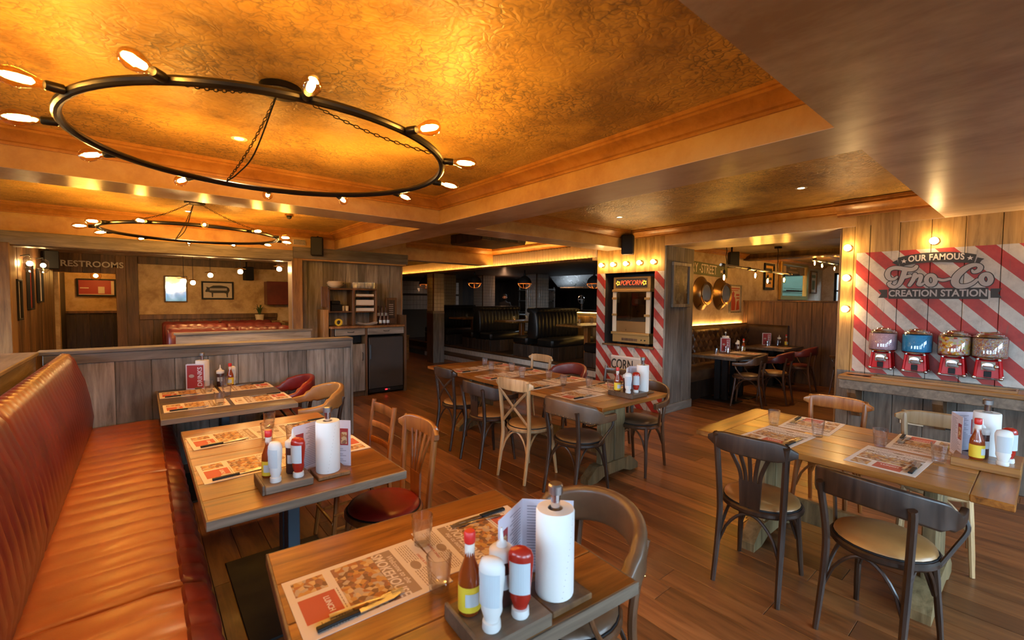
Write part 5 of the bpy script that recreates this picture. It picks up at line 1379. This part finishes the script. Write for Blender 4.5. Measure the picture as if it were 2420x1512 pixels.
for i, x in enumerate((8.06, 8.83)):
    t = T('porthole_mirror', ('left', 'right')[i]+' round bronze porthole mirror on the alcove wall', 'mirror', (x, 4.195, 1.745)); Rm = Matrix.Rotation(R(90), 4, 'X')
    obj('rim', G().lathe([(.315, 0), (.318, .012), (.29, .025), (.225, .08), (.205, .11), (.215, .13), (.205, .14), (.165, .125)], 40, cap=False).xf(Rm), M['bronze'], t, smooth=40)
    obj('glass', G().lathe([(.001, .12), (.168, .12), (.168, .115)], 32).xf(Rm), M['mirror'], t, smooth=0)
t, A = framed('poster', 'narrow red and cream poster right of the portholes', '-y', (9.47, 4.195, 1.655), .52, .58, .03, 'grey', 'postw', cat='poster')
onp(t, A, 'figure', G().prism([(-.16, -.24), (.0, -.24), (.02, -.10), (.0, .02), (-.05, .05), (-.03, .12), (-.10, .16), (-.15, .10), (-.13, .02), (-.17, -.05)], .0105, .0115).prism([(.05, -.24), (.2, -.22), (.17, -.02), (.08, -.06)], .0105, .0115), 'posterr')
onp(t, A, 'banner', G().box(-.2, .20, .0105, .2, .225, .0115).box(-.16, .165, .0105, .14, .18, .0115).box(.04, .06, .0105, .19, .10, .0115).box(.06, .0, .0105, .2, .03, .0115), 'posterr')
t, A = framed('poster', 'tall yellow poster above the wooden partition in the alcove', '-y', (11.17, 4.195, 2.18), .56, .60, .05, 'irond', 'orsign', cat='poster')
onp(t, A, 'print', G().box(-.17, .14, .0105, .17, .19, .0115).box(-.17, -.08, .0105, .17, -.02, .0115).box(-.12, -.17, .0105, .12, -.12, .0115), 'blackp')
t, A = framed('wall_mirror', 'large gilt-framed printed mirror reflecting greenery above the partition', '-y', (12.7, 4.195, 2.13), 1.85, .96, .10, 'gilt', 'mirror', .06, cat='mirror')
onp(t, A, 'printed_band', G().box(-.8, .16, .0105, -.5, .36, .0115).box(.45, .16, .0105, .8, .36, .0115).box(-.35, .2, .0105, .3, .24, .0115).box(-.25, .3, .0105, .2, .34, .0115), 'inkbr')
onp(t, A, 'printed_lines', G().box(-.6, -.2, .0105, .6, -.19, .0115).box(-.45, -.27, .0105, .45, -.23, .0115).box(-.65, -.31, .0105, .65, -.30, .0115), 'blackp')
t, A = framed('poster', 'narrow framed print between the gilt mirror and the window', '-y', (14.2, 4.195, 2.14), .50, .62, .04, 'brownw', 'postw', cat='poster')
onp(t, A, 'print', G().box(-.15, .12, .0105, .15, .2, .0115).box(-.1, -.2, .0105, .12, .05, .0115), 'green')
# restroom side
t = T('restrooms_sign', 'cream letters spelling RESTROOMS over the doorway', 'sign', (-.68, 11.01, 2.17)); text('lettering', 'RESTROOMS', .145, M['cream'], '-y', (0, -.012, 0), t, ext=.012, off=.003, sx=1.02)
t, A = framed('framed_print', 'dark framed print in the restroom doorway', '-y', (-.73, 12.57, 1.78), .60, .36, .03, 'irond', 'menured', cat='picture')
onp(t, A, 'print', G().box(-.25, -.02, .0105, -.12, .0, .0115).box(.02, -.12, .0105, .12, .02, .0115).box(-.27, -.15, .0105, .27, -.135, .0115).box(.22, -.13, .0105, .27, .14, .0115), 'postw')
t, A = framed('wall_mirror', 'framed mirror reflecting the windows, left of the pig picture', '-y', (.505, 11.035, 1.755), .37, .52, .022, 'brownw', 'mirror', cat='mirror')
t, A = framed('pig_picture', 'dark-framed picture of a black pig cut-out on the plaster wall', '-y', (1.20, 11.035, 1.74), .56, .37, .03, 'irond', 'postw', cat='picture')
onp(t, A, 'pig', G().prism([(-.22, -.02), (-.19, .04), (-.20, .075), (-.15, .06), (-.08, .10), (.05, .105), (.16, .085), (.20, .05), (.21, .0), (.18, -.06), (.175, -.14), (.155, -.14), (.145, -.06), (.11, -.05), (-.08, -.055), (-.085, -.14), (-.105, -.14), (-.11, -.05), (-.17, -.03), (-.2, -.035)], .0105, .013), 'blackp')
onp(t, A, 'saddle_band', G().prism([(-.14, .0), (-.14, .045), (.16, .05), (.16, .0)], .0132, .014), 'logo')
t = T('wall_lantern', 'glass lantern on the plank wall at far left', 'light', (-1.19, 8.3, 2.02)); obj('shade', G().lathe([(.03, -.12), (.06, -.08), (.06, .05), (.03, .08)], 14, c=(.09, 0, 0)), M['dome'], t); obj('bulb', G().sph((.09, 0, -.01), .03, 10, 7), M['fil2'], t); obj('bracket', G().tube([(0, 0, .08), (.09, 0, .1), (.09, 0, .08)], .007, 6), M['irond'], t)
t = T('wall_lantern', 'second glass lantern on the left plank wall, nearer the doorway', 'light', (-1.19, 9.3, 2.05)); obj('shade', G().lathe([(.03, -.12), (.06, -.08), (.06, .05), (.03, .08)], 14, c=(.09, 0, 0)), M['dome'], t); obj('bulb', G().sph((.09, 0, -.01), .03, 10, 7), M['fil2'], t); obj('bracket', G().tube([(0, 0, .08), (.09, 0, .1), (.09, 0, .08)], .007, 6), M['irond'], t)
for i, (y, z, h, w, mt) in enumerate(((8.0, 1.55, .5, .25, 'postw'), (8.75, 1.72, .62, .3, 'posterr'), (9.5, 1.75, .5, .35, 'sheet'))):
    t, A = framed('framed_print', ('small pale', 'tall red', 'pale wide')[i]+' framed print on the left plank wall', '+x', (-1.178, y, z), w, h, .025, 'irond', mt, cat='picture')
for i, (px, y, z, zc) in enumerate(((.48, 8.4, 1.84, 2.36), (.653, 9.2, 1.84, 2.36), (.85, 8.7, 1.955, 2.36), (1.168, 8.0, 1.997, 2.36), (1.66, 7.75, 2.05, 2.36))):
    t = T('pendant_bulb', '%s hanging bulb over the red booths' % ('leftmost', 'second from left', 'middle', 'fourth from left', 'rightmost')[i], 'light', (px, y, z))
    obj('cord', G().tube([(0, 0, .06), (0, 0, zc-z)], .004, 5), M['irond'], t); obj('shade', G().lathe([(.02, .06), (.075, .045), (.078, .04), (.02, .05)], 18, cap=False), M['brass'], t)
    obj('bulb', G().sph((0, 0, 0), .036, 12, 8), M['fil2'], t)
t = T('doorway_globe', 'round globe lamp in the restroom doorway', 'light', (-.70, 11.9, 2.0)); obj('cord', G().tube([(0, 0, .1), (0, 0, .4)], .004, 5), M['irond'], t); obj('globe', G().sph((0, 0, 0), .085, 16, 10), M['amber'], t); obj('bulb', G().sph((0, 0, 0), .035, 10, 7), M['fil2'], t)
t = T('potted_plant', 'small green plant in a pale pot beyond the red booths', 'plant', (1.92, 10.81, 1.11)); obj('pot', G().lathe([(.07, .0), (.09, .13), (.08, .13), (.001, .12)], 16), M['cream'], t)
for i in range(14):
    a = i*2.4; r = .05+.008*i; P = curve([(0, 0, .1), (r*.5*math.cos(a), r*.5*math.sin(a), .26), (r*math.cos(a), r*math.sin(a), .36-.01*i)], 4)
    obj('leaf', G().sweep(P, [(-.012, 0), (0, .002), (.012, 0), (0, -.002)], scale=[.6+.4*math.sin(PI*k/8) for k in range(9)]), M['plant'], t)
tag(obj('plant_shelf', G().box(1.62, 10.68, 0, 2.28, 10.95, 1.109, .004), M['warmw'], smooth=0), 'wooden ledge unit carrying the small plant', 'shelf')

# ================================================================== alcove pipe lights
def pipe_light(lab, a, b_, z, bulbs, hangs, ceil):
    t = T('pipe_light', lab, 'light', (a[0], a[1], z)); d = Vector((b_[0]-a[0], b_[1]-a[1], 0)); Lh = d.length; dn = d/Lh
    obj('pipe', G().tube([(0, 0, 0), tuple(d)], .019, 10), M['steel'], t)
    for u in (0.02, .33, .64, .97):
        p = d*u; obj('coupling', G().tube([p-dn*.035, p+dn*.035], .027, 10), M['irond'], t)
    for u in hangs:
        p = d*u; obj('chain', G().tube([p+Vector((.012*math.sin(k*1.3), 0, .02+(ceil-z-.02)*k/14)) for k in range(15)], .006, 5), M['irond'], t)
        obj('ceiling_rose', G().lathe([(.06, -.03), (.06, 0)], 16, c=(p.x, p.y, ceil-z)), M['irond'], t)
    for u, zb in bulbs:
        p = d*u; obj('drop_cord', G().tube([p, p+Vector((0, 0, zb+.16-z))], .004, 5), M['irond'], t)
        bulb(t, (p.x, p.y, zb+.17-z), (0, 0, -1))
    return t
pipe_light('black pipe light with four hanging bulbs in the alcove', (6.45, 3.07), (9.75, 3.25), 2.13, ((.04, 1.89), (.42, 1.97), (.60, 1.90), (.87, 1.95)), (.06, .75), 2.60)
pipe_light('second pipe light with three bulbs beyond the wooden partition', (10.7, 3.2), (13.5, 3.2), 2.48, ((.07, 2.355), (.24, 2.33), (.55, 2.31)), (.1, .9), 2.62)

# ================================================================== dark booths, steps, posts and kitchen
pf = ST('trim_21', G().box(6.47, 4.66, 0, 14.6, 13.8, .30), M['darkx'])
def tiles(parent, plane, c, a0, a1, z0, z1, tw, th_, out=-1, b=.003, limit=999):
    """every tile its own piece, sharing one mesh"""
    nu = max(1, round((a1-a0)/tw)); nz = max(1, round((z1-z0)/th_)); du, dz = (a1-a0)/nu, (z1-z0)/nz
    if plane == 'x': me = G().box(0, .002, .002, out*.012, du-.002, dz-.002, b).mesh('tile', M['tile'], 0)
    else: me = G().box(.002, 0, .002, du-.002, out*.012, dz-.002, b).mesh('tile', M['tile'], 0)
    for i in range(nu):
        for j in range(nz):
            o = bpy.data.objects.new('tile', me); COL.objects.link(o); o.parent = parent
            o.location = (c, a0+i*du, z0+j*dz) if plane == 'x' else (a0+i*du, c, z0+j*dz)
st = ST('trim_22', G().box(6.15, 4.66, 0, 6.46, 13.8, .13), M['grout'])
obj('tread', G().box(6.11, 4.66, .13, 6.46, 13.8, .155, .003), M['brownw'], st, smooth=0)
tiles(st, 'x', 6.15, 4.9, 11.3, .005, .125, .128, .12); tiles(pf, 'x', 6.47, 4.9, 11.3, .16, .28, .128, .12)
obj('nosing', G().box(6.44, 4.66, .30, 6.60, 13.8, .32, .003), M['brownw'], pf, smooth=0)
def tile_post(p, w, z0, zc, z1, lab, tile=.09):
    t = ST('trim_%d' % (23+int(p[0]*7+p[1]) % 60), G().box(p[0]-w/2, p[1]-w/2, z0, p[0]+w/2, p[1]+w/2, z1), M['grout'])
    tiles(t, 'x', p[0]-w/2, p[1]-w/2, p[1]+w/2, zc, z1, tile, tile); tiles(t, 'y', p[1]-w/2, p[0]-w/2, p[0]+w/2, zc, z1, tile, tile)
    if zc > z0+.1:
        plank_run(t, 'grey', 'y', p[1]-w/2, p[0]-w/2-.02, p[0]+w/2, z0, zc-.06, w=.2, th=.022); plank_run(t, 'brownw', 'x', p[0]-w/2, p[1]-w/2-.02, p[1]+w/2, z0, zc-.06, w=.2, th=.022)
        obj('cap_board', G().box(p[0]-w/2-.03, p[1]-w/2-.03, zc-.06, p[0]+w/2, p[1]+w/2, zc-.002, .003), M['greyh'], t, smooth=0)
    for z in (z0,): obj('corner_bead', G().box(p[0]-w/2-.014, p[1]-w/2-.014, zc, p[0]-w/2+.01, p[1]-w/2+.01, z1, .002), M['brownw'], t, smooth=0)
tile_post((5.72, 9.95), .30, 0, 1.30, 2.24, 'a'); tile_post((8.15, 11.2), .46, .3, .35, 2.33, 'b'); tile_post((8.75, 9.45), .46, .3, .35, 2.33, 'c'); tile_post((7.05, 11.75), .5, .3, .35, 2.33, 'd')
# booths
for i, (y, l) in enumerate(((7.30, 'nearest dark fluted booth bench, left of the popcorn pillar'), (9.45, 'middle dark fluted booth bench on the tiled platform'), (11.5, 'farthest dark fluted booth bench beside the tiled post'), (5.15, 'dark booth bench mostly hidden by the popcorn pillar'))):
    t = T('booth_bench', l, 'bench', (6.62, y, .32)); x1 = 1.35
    pr = [(-.10, .42, .2), (-.16, .5, 1), (-.15, .7, 1), (-.13, .90, 1), (-.10, 1.0, .6), (-.17, 1.01, .2), (-.19, 1.06, .2), (-.16, 1.10, .1), (.16, 1.10, .1), (.19, 1.06, .2), (.17, 1.01, .2), (.10, 1.0, .6), (.13, .90, 1), (.15, .7, 1), (.16, .5, 1), (.10, .42, .2)]
    obj('fluted_back', channel_surface(pr, 0, x1, .115, .022, 6, ax='x'), M['lblk'], t, smooth=60)
    for s in (-1, 1):
        obj('seat_cushion', G().box(-.02, s*.16, .27, x1, s*.66, .45, .04), M['lblk'], t, smooth=60)
    plank_run(t, 'darkw', 'x', 0.0, -.62, .62, -.02, .268, w=.16, th=.02); plank_run(t, 'darkw', 'y', -.62, 0, x1, -.02, .268, w=.16, th=.02)
for i, (x, y, l) in enumerate(((7.25, 10.5, 'farthest wooden booth table between the dark benches'), (7.25, 8.38, 'middle wooden booth table between the dark benches'), (7.25, 6.25, 'booth table nearest the popcorn pillar'))):
    t = T('booth_table', l, 'table', (x, y, .32)); obj('tabletop', G().box(-.58, -.36, .73, .62, .36, .77, .006), M['topy'], t, smooth=0)
    obj('leg', G().box(-.05, -.05, 0, .05, .05, .73, .004), M['cho'], t, smooth=0)
    g = G()
    for k in range(8): g.sph((-.585, -.3+k*.085, .75), .008, 6, 4)
    for k in range(12): g.sph((-.5+k*.09, -.365, .75), .008, 6, 4)
    o = obj('nail_trim', g, M['brass'], t); o['kind'] = 'stuff'
    for j, (a, b_) in enumerate(((-.2, .05), (.25, .1))): tumbler(x+a, y+b_, '%s tumbler on the %s booth table' % (('left', 'right')[j], ('farthest', 'middle', 'nearest')[i]), z=1.0905)
# glowing wainscot by the booths
pw = ST('wall_booth', G().box(8.6, 5.0, .3, 8.75, 8.9, 1.36), M['darkw'])
plank_run(pw, 'warmw', 'x', 8.6, 5.0, 8.9, .32, 1.20, w=.14); obj('cap_board', G().box(8.5, 5.0, 1.30, 8.78, 8.9, 1.36, .004), M['darkx'], pw, smooth=0)
obj('led_strip', G().box(8.53, 5.1, 1.285, 8.55, 8.8, 1.297), M['led2'], pw, smooth=0)
# cage lamps
for i, (x, y) in enumerate(((6.32, 9.09), (7.25, 8.28), (8.28, 6.95), (5.95, 10.9))):
    t = T('cage_lamp', '%s black dome lamp with copper wire cage over the booths' % ('second from left', 'third from left', 'rightmost', 'leftmost')[i], 'light', (x, y, 2.0))
    obj('dome', G().lathe([(.17, 0), (.165, .05), (.13, .12), (.07, .17), (.03, .19), (.03, .24)], 24, cap=False), M['blackp'], t, smooth=50); obj('stem', G().lathe([(.012, .24), (.012, .33)], 8), M['irond'], t)
    obj('rim', G().tube([(.17*math.cos(k*PI/16), .17*math.sin(k*PI/16), 0) for k in range(32)], .009, 6, loop=True), M['copper'], t)
    for k in range(3):
        a = k*PI/3; obj('cage_wire', G().tube([(.17*math.cos(q)*math.cos(a), .17*math.cos(q)*math.sin(a), -.12*math.sin(q)) for q in [PI*j/12 for j in range(13)]], .006, 5), M['copper'], t)
    obj('bulb', G().sph((0, 0, .06), .02, 10, 7), M['fil2'], t)
# kitchen
t = T('kitchen_pass', 'dark counter in front of the open kitchen', 'counter', (9.7, 10.3, .30)); obj('body', G().box(-.3, -4, 0, .3, 3.2, .78), M['darkw'], t, smooth=0); obj('worktop', G().box(-.35, -4.05, .78, .35, 3.25, .82, .004), M['steel'], t, smooth=0)
t = T('extractor_hood', 'stainless extractor hood at the right of the kitchen', 'hood', (10.7, 9.0, 2.33))
obj('canopy', G().prism([(-.9, 0), (.9, 0), (.9, -.32), (-.55, -.32)], -1.3, 1.0, 'y'), M['steel'], t, smooth=0)
for i in range(10): obj('filter_slat', G().box(-.55+i*.12, -1.2, -.35, -.50+i*.12, .9, -.322), M['steel'], t, smooth=0)
t = T('grill', 'steel charcoal grill with hand wheel in the kitchen', 'grill', (10.2, 8.3, .30))
obj('body', G().box(-.02, -.8, 0, .8, .9, .85, .01), M['steel'], t, smooth=0)
for y in (-.6, .25): obj('side_guard', G().prism([(-.05, .85), (.75, .85), (.75, 1.25)], y, y+.02, 'y'), M['steel'], t, smooth=0)
obj('wheel', G().tube([(0, .75+.12*math.cos(k*PI/12), 1.32+.12*math.sin(k*PI/12)) for k in range(24)], .014, 7, loop=True), M['chrome'], t)
obj('wheel_spoke', G().box(-.01, .63, 1.31, .01, .87, 1.33).box(-.01, .74, 1.2, .01, .76, 1.44), M['chrome'], t, smooth=0); obj('wheel_post', G().box(.02, .73, .85, .06, .77, 1.34), M['steel'], t, smooth=0)
t = T('steel_shelving', 'bright stainless shelving unit behind the cook', 'shelving', (10.7, 11.6, .30))
for z in (.3, .85, 1.25, 1.62): obj('shelf', G().box(-.45, -.45, z, .5, .45, z+.03, .003), M['steel'], t, smooth=0)
for x in (-.43, .46):
    for y in (-.42, .42): obj('upright', G().box(x, y-.015, 0, x+.03, y+.015, 1.75), M['steel'], t, smooth=0)
obj('back_sheet', G().box(.49, -.45, .3, .5, .45, 1.7), M['steel'], t, smooth=0)
for i, (y, z) in enumerate(((-.2, .882), (.15, .882), (-.1, 1.282))): tag(obj('pan', G().lathe([(.10, 0), (.13, .10), (.12, .10), (.001, .02)], 16, c=(10.6, 11.6+y, z+.30)), M['iron']), 'dark pan on the kitchen shelving, %s' % ('left', 'right', 'upper')[i], 'pan')
lamp('kitchen_fill', 'AREA', (10.2, 11.2, 2.30), 14, (.75, .88, 1), (0, 0, 0), shape='RECTANGLE', size=.9, size_y=.3)  # hidden fill lamp added to brighten the steel shelving
lamp('cook_fill', 'POINT', (8.7, 10.9, 1.98), 4.5, (1, .5, .25), shadow_soft_size=.06)  # hidden warm fill added to light the cook's face
lamp('kitchen_fill', 'AREA', (10.5, 8.6, 1.96), 2.5, (.85, .92, 1), (0, 0, 0), shape='RECTANGLE', size=.9, size_y=.3)  # hidden fill lamp added just under the extractor hood

# ------------------------------------------------------------------ the cook
def skin(name, joints, edges, mat, parent, sub=2):
    me = bpy.data.meshes.new(name); me.from_pydata([j[:3] for j in joints], edges, []); me.materials.append(mat)
    o = bpy.data.objects.new(name, me); COL.objects.link(o); o.parent = parent
    sk = o.modifiers.new('skin', 'SKIN'); sk.use_smooth_shade = True
    for i, j in enumerate(joints):
        r = j[3]; me.skin_vertices[0].data[i].radius = (r if isinstance(r, tuple) else (r, r))
    me.skin_vertices[0].data[0].use_root = True
    s = o.modifiers.new('sub', 'SUBSURF'); s.levels = sub; s.render_levels = sub
    dg = bpy.context.evaluated_depsgraph_get(); m2 = bpy.data.meshes.new_from_object(o.evaluated_get(dg)); o.modifiers.clear(); o.data = m2
    m2.polygons.foreach_set('use_smooth', [True]*len(m2.polygons)); return o
pr_ = T('person', 'person with short dark hair in dark clothing standing behind the kitchen counter', 'person', (9.06, 11.32, .30), R(140))
pr_.scale = (.86, .86, .84)
J = [(0, 0, .95, (.15, .10)), (0, 0, 1.15, (.135, .095)), (0, 0, 1.35, (.16, .105)), (0, 0, 1.44, (.10, .075)), (0, 0, 1.50, (.055, .055)), (0, .01, 1.56, (.055, .06)),
     (-.18, 0, 1.40, .06), (-.24, .02, 1.13, .045), (-.20, .18, .98, .035), (-.18, .26, .95, .03), (.18, 0, 1.40, .06), (.24, .02, 1.13, .045), (.20, .18, .98, .035), (.18, .26, .95, .03),
     (-.09, 0, .85, .095), (-.10, .01, .48, .065), (-.10, -.01, .08, .045), (-.10, .13, .04, .038), (.09, 0, .85, .095), (.10, .01, .48, .065), (.10, -.01, .08, .045), (.10, .13, .04, .038)]
body = skin('body', J, [(0, 1), (1, 2), (2, 3), (3, 4), (4, 5), (2, 6), (6, 7), (7, 8), (8, 9), (2, 10), (10, 11), (11, 12), (12, 13), (0, 14), (14, 15), (15, 16), (16, 17), (0, 18), (18, 19), (19, 20), (20, 21)], M['cloth'], pr_)
hd = G(); rr_ = []
for k in range(13):
    ph = -PI/2+PI*k/12; z = 1.635+.118*math.sin(ph); r = max(math.cos(ph), .01)
    jaw = 1-.22*max(0, -math.sin(ph))
    rr_.append([(.078*r*jaw*math.cos(a), (.098*r*(1-.1*max(0, -math.sin(ph))))*math.sin(a)+.012, z) for a in [2*PI*i/20 for i in range(20)]])
hd.rings(rr_); obj('head', hd, M['skin'], pr_, smooth=80)
obj('nose', G().prism([(.0, 1.60), (.03, 1.605), (.012, 1.65), (0, 1.655)], -.011, .011, 'x').xf(Matrix.Translation((0, .103, 0))), M['skin'], pr_)
for s in (-1, 1):
    obj('eye', G().sph((s*.030, .097, 1.642), .011, 8, 6), M['black'], pr_); obj('ear', G().sph((s*.079, .01, 1.63), .018, 8, 6, sz=1.5), M['skin'], pr_)
obj('mouth', G().box(-.022, .098, 1.578, .022, .108, 1.586, .002), M['menured'], pr_); obj('beard', G().lathe([(.045, 1.53), (.064, 1.55), (.068, 1.585), (.05, 1.59)], 16, c=(0, .028, 0), sy=1.2), M['hair'], pr_, smooth=60)
obj('hair', G().lathe([(.081, 1.655), (.088, 1.69), (.078, 1.735), (.04, 1.765), (.001, 1.772)], 20, c=(0, -.002, 0), sy=1.18), M['hair'], pr_, smooth=60)
for s in (-1, 1):
    hx = s*.18
    P = G().box(hx-.038, .24, .925, hx+.038, .33, .952, .012)
    obj('palm', P, M['skin'], pr_, smooth=60)
    for k, ln in enumerate((.062, .075, .07, .055)):
        fx = hx-.030+k*.020; obj('finger', G().tube([(fx, .325, .942), (fx, .325+ln*.6, .938), (fx, .325+ln, .922)], [.009, .0085, .007], 7), M['skin'], pr_)
    obj('thumb', G().tube([(hx-s*.035, .26, .94), (hx-s*.06, .29, .935), (hx-s*.062, .32, .928)], [.011, .010, .008], 7), M['skin'], pr_)
# plank box

t = T('plank_box', 'pale plank box standing on the floor behind the waiter station', 'box', (5.15, 10.9, 0))
for i in range(3): obj('plank', G().box(-.22+i*.15, -.16, 0, -.075+i*.15, -.14, .62, .003), M['topy'], t, smooth=0)
for i in range(2): obj('plank', G().box(-.22, -.135+i*.15, 0, -.20, .005+i*.15, .62, .003), M['topy'], t, smooth=0)
obj('lid', G().box(-.235, -.175, .62, .24, .175, .645, .003), M['topy'], t, smooth=0); obj('core', G().box(-.198, -.138, .01, .20, .15, .6), M['darkw'], t, smooth=0)
